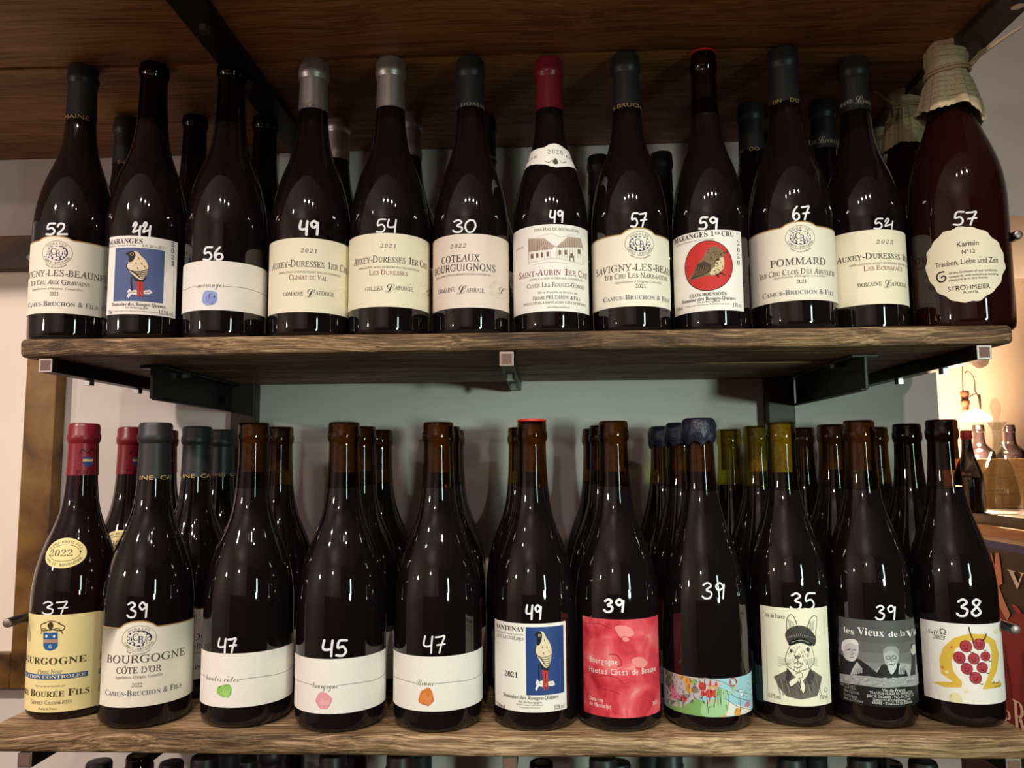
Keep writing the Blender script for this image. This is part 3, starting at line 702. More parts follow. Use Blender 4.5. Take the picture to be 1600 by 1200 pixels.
def blackbird(p, x0, x1, y0, y1, blue):
    """pale bird with black face and red tail on a white branch, drawn inside the blue panel"""
    f = lambda pts: [(x0+(x1-x0)*(a-668)/285, y0+(y1-y0)*(b-212)/313) for a, b in pts]
    sc = (x1-x0)/285; red = ink((196, 52, 44)); cr = ink((232, 212, 178))
    p.rect(x0, x1, y0, y1, blue, 1)
    p.poly(f([(740, 470), (752, 452), (770, 462), (790, 458), (815, 470), (845, 462), (872, 458), (888, 476), (866, 484), (838, 482), (800, 488), (765, 484), (748, 507), (738, 496), (748, 480)]), WHT, 2)
    p.line(f([(765, 385), (764, 415), (768, 460)]), 9*sc, BLK, 3); p.line(f([(748, 474), (775, 470), (805, 478), (870, 470)]), 2.5*sc, BLK, 3)
    p.poly(f([(765, 365), (752, 345), (800, 360), (845, 385), (832, 412), (800, 418), (785, 405)]), BLK, 3, True)
    p.poly(f([(788, 408), (832, 414), (836, 494), (822, 500), (816, 450), (812, 500), (798, 498), (795, 450)]), red, 4)
    p.line(f([(815, 420), (814, 496)]), 3*sc, BLK, 5)
    p.poly(f([(768, 233), (798, 236), (822, 262), (846, 285), (860, 318), (858, 350), (846, 384), (820, 400), (790, 385), (756, 350), (740, 322), (748, 296), (766, 284), (758, 255)]), cr, 4, True)
    p.poly(f([(733, 247), (752, 236), (774, 233), (788, 246), (784, 272), (768, 294), (750, 294), (752, 272), (746, 258)]), BLK, 5, True)
    p.ring(*f([(769, 250)])[0], 8*sc, 7*sc, 3*sc, cr, 6, 16)
    p.line(f([(745, 300), (738, 322), (752, 346)]), 5*sc, BLK, 5)
    for k in range(5): p.line(f([(752+k*9, 342+k*5), (790+k*6, 352+k*9), (830+k*3, 348+k*10), (858-k*3, 340+k*10)]), 4.5*sc, BLK, 5)
    for a in ((790, 300), (805, 268), (822, 300), (800, 328), (838, 318)): p.line(f([a, (a[0]+4, a[1]+10)]), 4*sc, BLK, 5)

# upper row ------------------------------------------------------------------
UP_ = {}
def upper(tx, ty, y, R, label, **k):
    t = on_y(tx, ty, y); return Bottle(t[0], y, ZUT, R, t[2]-ZUT, label=label, group='U', **k)
def gold_text(t, x0, x1, yc, cap, ox, oy, m=None, style='S'):
    return lambda s: Print(s, ox, oy, base=0.0002).text(style, t, x0, x1, yc, cap, m or ink((206, 170, 112)))

b = UP_[1] = upper(131, 108, 0.054, 0.0400, 'black capped bottle with domed cream label priced 52, beside the shelf end', closure='black', cap_h=0.058, captext=gold_text('OMAINE', 372, 520, 452, 24, 0, 60))
p = Print(b.S, 0, UB_); domed(p, 150, 660, 172, 440, (318, 142), 105, 410, 597); emblem(p, 328, 243, 88, 70)
p.text('R', 'SAVIGNY-LES-BEAUNE', 166, 608, 362, 36, BR); p.text('R+', '1er Cru Aux Gravains', 182, 526, 412, 28, BR); p.text('I', "Appellation d'Origine Contrôlée", 190, 482, 449, 13, MID)
p.text('R', '2021', 290, 342, 480, 21, BR); p.text('B+', 'Camus-Bruchon & Fils', 168, 570, 538, 28, GB); b.add(p).price('52', 0, UB_, 265, 395, 72, 136)

b = UP_[2] = upper(242, 97, 0.054, 0.0408, 'open necked bottle with pale bird on blue panel priced 44', closure=None)
p = Print(b.S, 0, UB_); p.paper(630, 1026, 856, 148, 603, WHITE)
p.text('B', 'MARANGES', 637, 832, 173, 28, DK); p.text('S', 'Appellation Maranges Contrôlée', 637, 792, 198, 9, MID); p.text('I', 'EN BULIET', 827, 956, 207, 15, BR); p.vtext('B', '2021', 1003, 194, 305, 26, DK)
blackbird(p, 668, 953, 213, 524, ink((80, 96, 140))); p.text('B', 'Domaine des Rouges-Queues', 652, 962, 541, 20, BR); p.text('S', 'Vin de Bourgogne', 727, 860, 560, 12, BR)
p.text('S', 'Camille et Jean-Yves Devevey Propriétaires Récoltants', 660, 918, 580, 8, MID); p.text('R', '750ml', 631, 656, 588, 22, BR); p.text('R', '12,5% vol', 920, 1006, 592, 24, BR); p.line([(1008, 350), (1006, 540)], 2.2, MID, smooth=False)
b.add(p).price('yy', 0, UB_, 768, 884, 66, 142)

b = UP_[3] = upper(363, 97, 0.056, 0.0415, 'open necked bottle with blue watercolour blot on white label priced 56', closure=None)
def blot_label(b, ox, oy, xl, xr, ax, yt, yb, word, wx0, wx1, wy, cap, yl, bx, by, br, col, col2):
    p = Print(b.S, ox, oy); p.paper(xl, xr, ax, yt, yb, TEXTURED)
    thin = ink((120, 112, 104)); z = p.h((wx0+wx1)/2, yl)[1]
    ua, ub, uc, ud = p.h(xl, yl)[0], p.h(wx0, yl)[0], p.h(wx1, yl)[0], p.h(xr, yl)[0]
    for q0, q1 in ((ua, ub), (uc, ud)):
        n = 24; V, Fc = ribbon_geo([(q0+(q1-q0)*i/n, z+0.0006*math.sin(i*0.4)) for i in range(n+1)], 0.00045); p.raw(V, Fc, thin, 1, False)
    p.text('K', word, wx0, wx1, wy, cap, ink((92, 84, 78)), 1)
    p.ell(bx, by, br, br*0.98, col, 1, 48, 0.45, bx); p.ell(bx+br*.15, by+br*.1, br*.62, br*.6, col2, 2, 36, 0.6, by); p.ell(bx+br*.3, by-br*.3, br*.25, br*.2, col, 3, 20, 0.5, 3)
    b.add(p)
blot_label(b, 0, UB_, 1060, 1610, 1328, 292, 578, 'maranges', 1150, 1306, 425, 34, 436, 1220, 503, 42, ink((150, 164, 218)), ink((138, 152, 212)))
b.price('56', 0, UB_, 1178, 1305, 210, 283, 12)

b = UP_[4] = upper(491, 100, 0.056, 0.0414, 'pewter capped bottle with ivory label priced 49, the word below it in red', closure='silver', cap_h=0.056, captext=gold_text('Lafo', 255, 345, 380, 26, 400, 60, MID, 'K'))
b.root['label'] = 'pewter capped bottle with ivory label priced 49, beside the blue blot bottle'
p = Print(b.S, 400, UB_); p.paper(40, 590, 322, 157, 587, LAF); p.text('I', '2021', 258, 360, 230, 23, BR, track=.25); p.text('R+', 'Auxey-Duresses 1er Cru', 100, 533, 304, 40, DK)
p.text('R', 'APPELLATION AUXEY-DURESSES 1ER CRU CONTRÔLÉE', 135, 490, 354, 10, BR); p.text('R+', 'Climat du Val', 195, 416, 383, 28, DR); lafouge(p, 'DOMAINE', 160, 278, 454, 480); seal(p, 528, 502, 44)
b.add(p).price('49', 400, UB_, 252, 370, 58, 136, 14)
b = UP_[5] = upper(611, 97, 0.056, 0.0416, 'pewter capped bottle with ivory label priced 54, beside the pearly pink label', closure='silver', cap_h=0.056, captext=gold_text('Lafo', 800, 890, 368, 26, 400, 60, MID, 'K'))
p = Print(b.S, 400, UB_); p.paper(500, 1075, 790, 128, 556, LAF); p.text('I', '2021', 720, 820, 202, 23, BR, track=.25); p.text('R+', 'Auxey-Duresses 1er Cru', 574, 993, 278, 40, DK)
p.text('R', 'APPELLATION AUXEY-DURESSES 1ER CRU CONTRÔLÉE', 600, 948, 325, 10, BR); p.text('R+', 'Les Duresses', 660, 884, 355, 28, DR); lafouge(p, 'GILLES', 638, 742, 914, 450); seal(p, 985, 468, 50)
b.add(p).price('54', 400, UB_, 695, 828, 48, 122, 9)
b = UP_[6] = upper(735, 97, 0.056, 0.0394, 'black capped bottle with pearly pink label priced 30', closure='black', cap_h=0.056, captext=gold_text('GE  DOMAINE', 1160, 1338, 380, 20, 400, 60, ink((150, 142, 130)), 'B'))
p = Print(b.S, 400, UB_); p.paper(985, 1470, 1240, 131, 560, PEARL); p.text('I', '2022', 1130, 1226, 202, 23, BR, track=.25); p.text('R', 'COTEAUX', 1083, 1304, 273, 40, DK); p.text('R', 'BOURGUIGNONS', 1044, 1394, 325, 40, DK)
p.text('R', 'APPELLATION COTEAUX BOURGUIGNONS CONTRÔLÉE', 1048, 1365, 367, 10, BR); lafouge(p, 'DOMAINE', 1063, 1160, 1328, 460); seal(p, 1415, 460, 56)
b.add(p).price('30', 400, UB_, 1143, 1282, 52, 122, 10)

b = UP_[7] = upper(857, 97, 0.056, 0.0393, 'red capped bottle with house engraving label and white collar priced 49', closure='red', cap_h=0.057)
p = Print(b.S, 780, UB_); p.paper(40, 516, 298, 76, 581, WHITE); sep = ink((120, 92, 80)); sp2 = ink((186, 164, 148)); PLM = ink((128, 50, 62))
p.text('R', 'VINS FINS DE BOURGOGNE', 205, 463, 104, 15, BR)
p.poly([(172, 160), (262, 158), (325, 205), (305, 222), (172, 240)], sp2, 1); p.poly([(330, 208), (398, 150), (470, 158), (484, 215), (335, 214)], sp2, 1)
p.hatch([((172+k*11, 162+k*2), (180+k*9, 236-k)) for k in range(12)]+[((345+k*13, 200-k*5 if k < 5 else 165), (345+k*13, 212)) for k in range(10)], 2.5, sep)
p.line([(172, 310), (172, 160), (262, 158), (325, 205), (398, 150), (470, 158), (485, 215), (484, 312)], 3, sep, smooth=False); p.line([(172, 240), (305, 222), (484, 216)], 3, sep, smooth=False)
p.hatch([((185+k*16, 244-k*2), (185+k*16, 280-k)) for k in range(8)]+[((335+k*15, 220), (335+k*15, 272)) for k in range(10)], 3, sp2)
for x, y in ((192, 262), (222, 258), (250, 254), (282, 250), (352, 240), (385, 240), (420, 258), (462, 235)): p.rect(x-7, x+7, y-13, y+13, sep, 2)
p.line([(175, 300), (240, 288), (300, 275), (380, 282), (484, 312)], 2.5, sp2); p.line([(200, 312), (300, 296), (400, 306)], 2, sp2); p.line([(225, 150), (300, 132), (360, 150), (430, 132)], 1.8, sp2)
for x in (410, 432): p.line([(x, 262), (x, 290)], 6, sep, 2)
p.text('R', 'MODÈLE', 100, 146, 217, 9, MID); p.text('R+', 'Saint-Aubin 1er Cru', 118, 509, 352, 38, PLM); p.text('R', "APPELLATION D'ORIGINE CONTRÔLÉE", 178, 484, 390, 11, MID); p.text('R+', 'Cuvée Les Rouges-Gorges', 164, 494, 426, 25, BR)
p.text('I', 'Mis en Bouteilles au Domaine par', 224, 452, 470, 12, BR); p.text('R+', 'Henri PRUDHON & Fils', 198, 470, 500, 21, DK); p.text('R', "VITICULTEURS A SAINT-AUBIN CÔTE D'OR FRANCE", 144, 504, 530, 13, BR); p.text('I', 'www.henri-prudhon.fr', 280, 410, 557, 11, BR)
b.add(p).price('49', 780, UB_, 293, 376, -4, 64, 10)
p = Print(b.S, 780, 60); p.poly([(96, 790), (128, 730), (160, 668), (205, 650), (262, 634), (292, 616), (320, 611), (348, 618), (378, 640), (428, 682), (448, 742), (478, 790), (440, 758), (400, 745), (365, 748), (330, 750), (298, 744), (270, 734), (225, 732), (180, 738)], WHITE, 0)
p.text('R', '2020', 280, 370, 660, 24, BR, 1, track=.2); p.text('R', 'RÉCOLTE', 150, 228, 700, 13, BR, 1); p.text('R', 'OLTE', 392, 428, 698, 13, BR, 1); p.ell(328, 716, 16, 16, BR, 1, 16, .4); p.line([(266, 714), (290, 722), (308, 708)], 3, BR, 1); p.line([(388, 718), (366, 724), (350, 708)], 3, BR, 1)
p.line([(165, 700), (262, 652)], 1.6, BR, 1, False); p.line([(388, 660), (428, 690)], 1.6, BR, 1, False)
b.add(p, 'neck_label')

b = UP_[8] = upper(977, 90, 0.056, 0.0396, 'black capped bottle with domed cream label between house engraving and red disc', closure='black', cap_h=0.060, captext=gold_text('S-BRUCHO', 664, 826, 386, 22, 780, 60))
p = Print(b.S, 780, UB_); domed(p, 500, 1010, 134, 708, (812, 94), 105, 755, 553); emblem(p, 818, 188, 84, 70)
p.text('R', 'SAVIGNY-LES-BEAUNE', 566, 998, 326, 38, BR); p.text('R+', '1er Cru Les Narbantons', 612, 976, 372, 30, BR); p.text('I', "Appellation d'Origine Contrôlée", 672, 942, 408, 13, MID); p.text('R', '2021', 792, 853, 435, 23, BR); p.text('B+', 'Camus-Bruchon & Fils', 606, 982, 498, 28, GB)
b.add(p).price('57', 780, UB_, 762, 862, 12, 90, 10)

b = UP_[9] = upper(1098, 87, 0.056, 0.0376, 'red wax topped bottle with brown bird on red disc priced 59', closure='disc', neck=neck_glass('deep_olive_glass', (0.24, 0.21, 0.07)))
p = Print(b.S, 780, UB_); p.paper(1015, 1412, 1228, 110, 578, WHITE); BBR, BDK, BCR = ink((128, 104, 74)), ink((66, 54, 42)), ink((214, 194, 150)); RD = ink((198, 46, 42))
p.text('B', 'MARANGES 1', 1024, 1250, 143, 28, DK); p.text('B', 'ER', 1252, 1284, 128, 15, DK); p.text('B', 'CRU', 1290, 1362, 132, 28, DK); p.text('S', 'Appellation Maranges 1er Cru Contrôlée', 1030, 1252, 172, 9, MID); p.vtext('R', '2020', 1389, 187, 300, 26, DK)
p.ell(1214, 316, 145, 145, RD, 1); p.ring(1214, 316, 145, 145, 4, BLK, 2)
p.poly([(1205, 232), (1228, 210), (1258, 204), (1288, 220), (1302, 238), (1326, 236), (1306, 254), (1306, 292), (1300, 330), (1275, 362), (1240, 376), (1195, 378), (1150, 394), (1108, 406), (1099, 394), (1128, 362), (1150, 312), (1188, 268)], BBR, 2)
p.poly([(1268, 285), (1300, 268), (1306, 320), (1282, 356), (1240, 372), (1224, 358), (1250, 320)], BCR, 3, True); p.poly([(1150, 312), (1192, 290), (1234, 312), (1226, 352), (1182, 376), (1116, 400), (1134, 362)], BDK, 3)
for k in range(6): p.line([(1150+k*13, 318+k*2), (1145+k*12, 350), (1120+k*14, 388-k*5)], 3, BBR, 4)
p.line([(1108, 402), (1150, 350)], 5, RD, 4, False)
rnd = random.Random(5)
for k in range(46):
    a, q = rnd.uniform(0, 2*PI), rnd.uniform(0, 1)**.5; p.ell(1248+q*44*math.cos(a), 250+q*40*math.sin(a), 3.2, 2.4, BDK, 4, 6)
for k in range(22): p.ell(1262+rnd.uniform(-14, 34), 330+rnd.uniform(-40, 26), 3, 3.4, BDK, 4, 6)
p.ell(1272, 282, 8, 7, BLK, 5, 14); p.line([(1300, 244), (1326, 238)], 4, BLK, 5, False); p.line([(1258, 362), (1276, 382)], 6, BLK, 3, False); p.line([(1264, 374), (1290, 360), (1308, 372)], 6, BLK, 3)
p.text('B', 'CLOS ROUSSOTS', 1108, 1322, 482, 20, DK); p.text('B', 'Domaine des Rouges-Queues', 1064, 1374, 507, 20, DK); p.text('S', 'Vin de Bourgogne', 1150, 1284, 525, 11, BR); p.text('S', 'Camille et Jean-Yves Devevey Propriétaires Récoltants', 1085, 1340, 541, 8, MID)
p.text('R', '750ml', 1030, 1072, 568, 22, BR); p.text('R', '13% vol', 1357, 1407, 546, 22, BR); b.add(p).price('59', 780, UB_, 1158, 1276, 36, 104, 12)

b = UP_[10] = upper(1222, 82, 0.056, 0.0416, 'black capped bottle with domed white label priced 67', closure='black', cap_h=0.060, captext=lambda s: (lambda q: q.text('S', 'ON', 140, 192, 368, 22, ink((206, 170, 112))).text('S', 'DO', 235, 290, 358, 22, ink((206, 170, 112))))(Print(s, 1170, 60, base=0.0002)))
p = Print(b.S, 1170, UB_); domed(p, -40, 545, 98, 178, (292, 57), 110, 258, 520); emblem(p, 300, 152, 86, 68)
p.text('R', 'POMMARD', 128, 448, 290, 40, BR); p.text('R+', '1er Cru Clos Des Arvelets', 60, 494, 350, 32, BR); p.text('I', "Appellation d'Origine Contrôlée", 143, 444, 376, 13, MID); p.text('R', '2021', 277, 336, 408, 21, BR); p.text('B+', 'Camus-Bruchon & Fils', 80, 490, 468, 28, GB)
b.add(p).price('67', 1170, UB_, 250, 356, -28, 50, 10)

b = UP_[11] = upper(1332, 96, 0.080, 0.0402, 'black capped bottle with ivory label priced 54, one from the paper topped bottle', closure='black', cap_h=0.060, captext=lambda s: (lambda q: q.text('R', 'DOMAINE', 528, 610, 375, 20, ink((206, 196, 176))).text('K', 'L', 606, 650, 358, 44, ink((206, 196, 176))).text('R', 'AFOUGE', 640, 712, 370, 20, ink((206, 196, 176))))(Print(s, 1170, 60, base=0.0002)))
b.root['label'] = 'black capped bottle with ivory label beside the big paper topped bottle'
p = Print(b.S, 1170, UB_); p.paper(440, 985, 712, 108, 541, LAF); p.text('I', '2022', 738, 840, 178, 23, BR, track=.25); p.text('R+', 'Auxey-Duresses 1er Cru', 514, 942, 258, 36, DK); p.text('R', 'APPELLATION AUXEY-DURESSES 1ER CRU CONTRÔLÉE', 585, 925, 302, 10, BR)
p.text('R+', 'Les Ecusseaux', 668, 890, 328, 26, DR); lafouge(p, 'DOMAINE', 634, 776, 912, 425); b.add(p).price('5y', 1170, UB_, 724, 845, 44, 102, 9)

# the big bottle with the paper cap
b = UP_[12] = upper(1477, 78, 0.062, 0.0455, 'large amber red bottle topped with tied printed paper, round label priced 57', closure=None, kind='sparkling', wine=ROSE, neck=ROSE)
p = Print(b.S, 1170, UB_); P = []
for k in range(64):
    t = 2*PI*k/64; q = 1+0.018*math.sin(t*17)+0.012*math.sin(t*11+1); P.append((1259+228*q*math.cos(t), 310+220*q*math.sin(t)))
p.poly(P, LAF, 0); p.text('S', 'Karmin', 1207, 1338, 187, 30, BLK); p.text('S', 'N°12', 1236, 1316, 234, 22, BLK); p.text('S', 'Trauben, Liebe und Zeit', 1082, 1448, 290, 29, BLK)
for i, t in enumerate(('all the liveliness of our symbiotic', 'vineyards with solicitous working', 'pleasure is in this bottle')): p.text('S', t, 1163, (1442, 1448, 1388)[i], 346+i*22, 13, DK)
p.line([(1134, 352), (1104, 362), (1094, 385), (1108, 410), (1134, 408), (1146, 388), (1132, 376), (1120, 388)], 8, BLK); p.text('S', 'STROHMEIER', 1156, 1402, 441, 26, BLK); p.text('S', 'Austria', 1244, 1333, 467, 17, BLK)
b.add(p).price('57', 1170, UB_, 1185, 1332, 4, 80, 10)
def paper_wrap(b, seed, twist=0.0):
    """folded paper hood over a bottle mouth, tied with a strip of bast"""
    H, rn = b.H, b.rf(b.H*0.92); n = 72; V, Fc = [], []
    rows = [(H-0.074, 2.10), (H-0.066, 1.95), (H-0.050, 1.70), (H-0.038, 1.50), (H-0.030, 1.32), (H-0.026, 1.25), (H-0.022, 1.30), (H-0.012, 1.38), (H+0.002, 1.34), (H+0.006, 1.05), (H+0.0075, 0.5)]
    for j, (z, q) in enumerate(rows):
        for k in range(n):
            a = 2*PI*k/n; fold = 0.10*math.sin(5*a+seed+twist*j)+0.06*math.sin(9*a+seed*2); fold = round(fold*9)/9*0.7+fold*0.3
            amp = 1.0 if j < 4 else (0.35 if j in (4, 5, 6) else 0.55); r = rn*q*(1+fold*amp*0.75)
            zz = z-(0.007*math.sin(a+seed)+0.004*round(2*math.sin(3.3*a+seed))/2 if j == 0 else 0)+(0.003*math.sin(3*a+seed) if j > 7 else 0)
            r = max(r, b.rf(min(max(zz, 0), H*.92))+0.0022) if j < 8 else r
            V.append((r*math.cos(a), r*math.sin(a), zz))
    for j in range(len(rows)-1):
        for k in range(n): q = (k+1) % n; Fc.append((j*n+k, j*n+q, (j+1)*n+q, (j+1)*n+k))
    Fc.append(tuple((len(rows)-1)*n+k for k in range(n)))
    fm = [0]*len(Fc); i0 = len(V)
    rowsl = MB(); rowsl.v, rowsl.f, rowsl.m = V, Fc, fm
    rng = random.Random(seed)                                   # lines of handwriting that follow the folds
    for z0 in np.arange(H-0.062, H-0.002, 0.0058):
        if H-0.032 < z0 < H-0.018: continue
        for a0 in np.arange(0, 2*PI, 0.05):
            if rng.random() < 0.25: continue
            pts = []
            for t in (0, .5, 1):
                a = a0+0.04*t; z = z0+0.0012*math.sin(a*3+seed)+rng.uniform(-.0004, .0004); pts.append((a, z))
            def rad(a, z):
                kf = a/(2*PI)*n; k0 = int(kf) % n; k1 = (k0+1) % n; ff = kf-int(kf)
                for j in range(len(rows)-1):
                    if rows[j][0] <= z <= rows[j+1][0] or j == len(rows)-2:
                        t = (z-rows[j][0])/(rows[j+1][0]-rows[j][0]); g = lambda jj, kk: math.hypot(V[jj*n+kk][0], V[jj*n+kk][1])
                        return (g(j, k0)*(1-ff)+g(j, k1)*ff)*(1-t)+(g(j+1, k0)*(1-ff)+g(j+1, k1)*ff)*t
            q = []
            for a, z in pts:
                for dz in (-.00022, .00022):
                    r = rad(a, z+dz)+0.0003; q.append((r*math.cos(a), r*math.sin(a), z+dz))
            rowsl.add(q, [(0, 1, 3, 2), (2, 3, 5, 4)], 1)
    rowsl.build('paper_hood', [KRAFT, ink((92, 74, 54))], b.root, True, ang=25)
    t = MB(); zt = H-0.0265; rt = rn*1.42
    for dz in (-0.0016, 0.0016):
        t.tube([(rt*math.cos(q*PI/20), rt*math.sin(q*PI/20), zt+dz+0.0022*math.sin(q*PI/20+1)) for q in range(41)], 0.0016, 6)
    return t, rt, zt
t, rt, zt = paper_wrap(b, 2.0)
for dz in (0.0, 0.0035): t.tube([(rt*0.8, -rt*0.5, zt+dz), (rt*1.3, -rt*.7, zt+0.012+dz), (rt*2.6, -rt*1.0, zt+0.030), (rt*3.1, -rt*1.1, zt+0.036)], 0.0015, 6)
t.build('bast_tie', mat('dry_bast', (0.52, 0.36, 0.2), 0.7), b.root, True)

# bottles behind on the upper shelf -------------------------------------------
def behind_upper(src, tx, y, label, turn=0.0):
    q = on_y(tx, 170, y)
    return src.copy(q[0], y, label, 'UB', turn)
behind_upper(UP_[8], 200, 0.172, 'black capped bottle behind the gap of the 52 and 44 bottles', turn=0.5)
behind_upper(UP_[2], 306, 0.178, 'open necked dark bottle behind the gap of the 44 and 56 bottles', turn=1.6)
behind_upper(UP_[3], 415, 0.186, 'open necked dark bottle behind the gap of the 56 and 49 bottles', turn=2.0)
behind_upper(UP_[4], 528, 0.190, 'pewter capped bottle behind the gap of the pewter capped 49 and 54', turn=0.8)
behind_upper(UP_[5], 640, 0.186, 'pewter capped bottle behind the gap of the 54 and 30 bottles', turn=0.7)
behind_upper(UP_[6], 757, 0.196, 'black capped bottle behind the gap of the 30 and red capped 49', turn=1.2)
sb = Bottle(0.158, 0.240, ZUT, 0.038, 0.270, label='short black capped bottle deep behind the gap of the domed and red disc labels', group='UB', closure='black', cap_h=0.05)
behind_upper(UP_[10], 1172, 0.180, 'black capped bottle in the dark behind the 59 and 67 bottles', turn=-0.5)
behind_upper(UP_[11], 1284, 0.180, 'black capped bottle in the dark behind the 67 and ivory 54', turn=-0.4)
sb = Bottle(0.077, 0.240, ZUT, 0.038, 0.268, label='short black capped bottle deep behind the domed label 57', group='UB', closure='black', cap_h=0.05)
def small_paper(tx, ty, y, R, label, seed):
    q = on_y(tx, ty, y); b = Bottle(q[0], y, ZUT, R, q[2]-ZUT, kind='sparkling', wine=ROSE, neck=ROSE, label=label, group='UB'); t, rt, zt = paper_wrap(b, seed)
    t.tube([(-rt*0.7, -rt*0.4, zt), (-rt*1.5, -rt*.5, zt+0.012), (-rt*2.9, -rt*.4, zt+0.03)], 0.0014, 6); t.tube([(-rt*0.9, -rt*.5, zt-0.002), (-rt*1.2, -rt*1.0, zt-0.02), (-rt*1.7, -rt*1.1, zt-0.026)], 0.0014, 6)
    t.build('bast_tie', MATS['dry_bast'], b.root, True); return b
small_paper(1410, 137, 0.165, 0.0405, 'paper topped amber bottle behind the big paper topped bottle', 4.4)
small_paper(1378, 190, 0.250, 0.0400, 'paper topped bottle mostly hidden behind the ivory 54', 1.2)

# lower row ------------------------------------------------------------------
LO = {}
def lower(tx, ty, y, R, label, **k):
    t = on_y(tx, ty, y); return Bottle(t[0], y, ZL, R, t[2]-ZL, label=label, group='L', **k)
b = LO[1] = lower(132, 663, 0.072, 0.0412, 'ruby bottle with red capsule and yellow label priced 37', closure='red', wine=PLUM, cap_h=0.054,
    captext=lambda s: (lambda q: (q.poly([(482, 350), (540, 350), (538, 392), (510, 412), (484, 392)], ink((44, 74, 128)), 1), q.rect(482, 540, 362, 376, ink((214, 186, 120)), 2), q.line([(462, 330), (480, 305), (510, 325), (540, 302), (556, 332)], 5, ink((58, 20, 22))), q.text('R', 'P B F', 440, 550, 438, 26, ink((90, 18, 24))), q)[-1])(Print(s, 0, 620, base=0.0002)))
p = Print(b.S, 0, LB); p.paper(120, 690, 405, 297, 858, YELLOW); BL = ink((44, 92, 150)); OL = ink((70, 58, 30))
p.poly([(253, 402), (337, 402), (337, 480), (322, 500), (292, 510), (262, 500), (253, 480)], BL, 1); p.rect(253, 337, 442, 462, ink((176, 140, 120)), 2)
p.ell(296, 362, 18, 20, OL, 1, 20, .3); p.line([(300, 385), (250, 392), (240, 360), (268, 345)], 6, OL); p.line([(300, 385), (355, 392), (378, 370), (342, 350)], 6, OL); p.line([(240, 410), (250, 380), (290, 390), (340, 380), (366, 410)], 5, OL); p.line([(262, 350), (296, 335), (350, 348)], 5, OL)
for q in ((272, 424), (316, 424)): p.ell(*q, 7, 9, WHT, 2, 10)
p.text('R', '6', 284, 302, 484, 22, WHT, 2); p.text('B', 'BOURGOGNE', 156, 503, 568, 38, OL); p.text('R', 'Pinot Noir', 222, 366, 630, 28, MID); p.rect(120, 510, 646, 676, BL, 1); p.text('B', 'APPELLATION CONTRÔLÉE', 130, 497, 661, 18, YELLOW)
p.text('S', 'Cuvé et mis en bouteille par', 207, 380, 714, 11, MID); p.text('B+', 'Pierre Bourée Fils', 118, 520, 756, 40, OL); p.text('R+', 'Gevrey-Chambertin', 182, 420, 808, 24, MID); p.text('R', 'Produit de France', 225, 336, 846, 13, OL); p.text('R', '75cl', 598, 630, 724, 22, MID)
b.add(p).price('37', 0, LB, 245, 402, 224, 296, 9)
p = Print(b.S, 0, 620); p.ell(372, 908, 122, 88, YELLOW, 0); p.ring(372, 908, 90, 48, 3, OL, 1); p.text('R', '2022', 290, 428, 908, 38, OL, 1); p.arc('S', 'PIERRE BOURÉE FILS', 372, 908, 104, 66, 158, 22, 15, OL); p.arc('S', 'VIN DE BOURGOGNE', 372, 908, 104, 68, 205, 335, 15, OL, True); p.ell(268, 902, 5, 6, OL, 1, 8); p.ell(468, 898, 6, 6, OL, 1, 8)
b.add(p, 'neck_label')

b = LO[2] = lower(244, 662, 0.050, 0.0432, 'black capped bottle with domed cream label beside the yellow labelled ruby bottle', closure='black', cap_h=0.056, captext=gold_text('INE  CAMUS', 812, 1022, 470, 24, 0, 620))
p = Print(b.S, 0, LB); domed(p, 590, 1160, 362, 925, (803, 334), 115, 868, 828); emblem(p, 807, 438, 100, 74)
p.text('R', 'BOURGOGNE', 627, 1076, 552, 44, BR); p.text('R', "CÔTE D'OR", 680, 940, 620, 36, BR); p.text('R', "Appellation d'Origine Contrôlée", 672, 946, 660, 16, MID); p.text('R', '2022', 765, 829, 708, 24, BR); p.text('B+', 'Camus-Bruchon & Fils', 614, 1052, 750, 32, GB)
b.add(p).price('39', 0, LB, 738, 864, 228, 314, 11)
b = LO[3] = lower(397, 661, 0.054, 0.0436, 'open necked bottle with green watercolour blot priced 47', closure=None, neck=NECK_BROWN)
blot_label(b, 0, LB, 1140, 1730, 1433, 522, 835, 'hautes côtes', 1200, 1392, 672, 34, 676, 1308, 745, 42, ink((150, 200, 96)), ink((168, 212, 118))); b.price('47', 0, LB, 1268, 1380, 438, 518, 12)
b = LO[4] = lower(538, 660, 0.043, 0.0434, 'open necked bottle with pink watercolour blot priced 45', closure=None, neck=NECK_BROWN)
blot_label(b, 400, LB, 150, 775, 458, 557, 876, 'bourgogne', 330, 478, 710, 38, 712, 394, 800, 42, ink((232, 160, 164)), ink((238, 176, 178))); b.price('45', 400, LB, 385, 537, 448, 538, 14)
b = LO[5] = lower(685, 660, 0.043, 0.0430, 'open necked bottle with orange watercolour blot priced 47', closure=None, neck=NECK_BROWN)
blot_label(b, 400, LB, 725, 1340, 1040, 543, 863, 'Brune', 930, 1038, 694, 34, 700, 990, 780, 47, ink((216, 124, 54)), ink((224, 140, 72))); b.price('47', 400, LB, 972, 1106, 424, 520, 10)

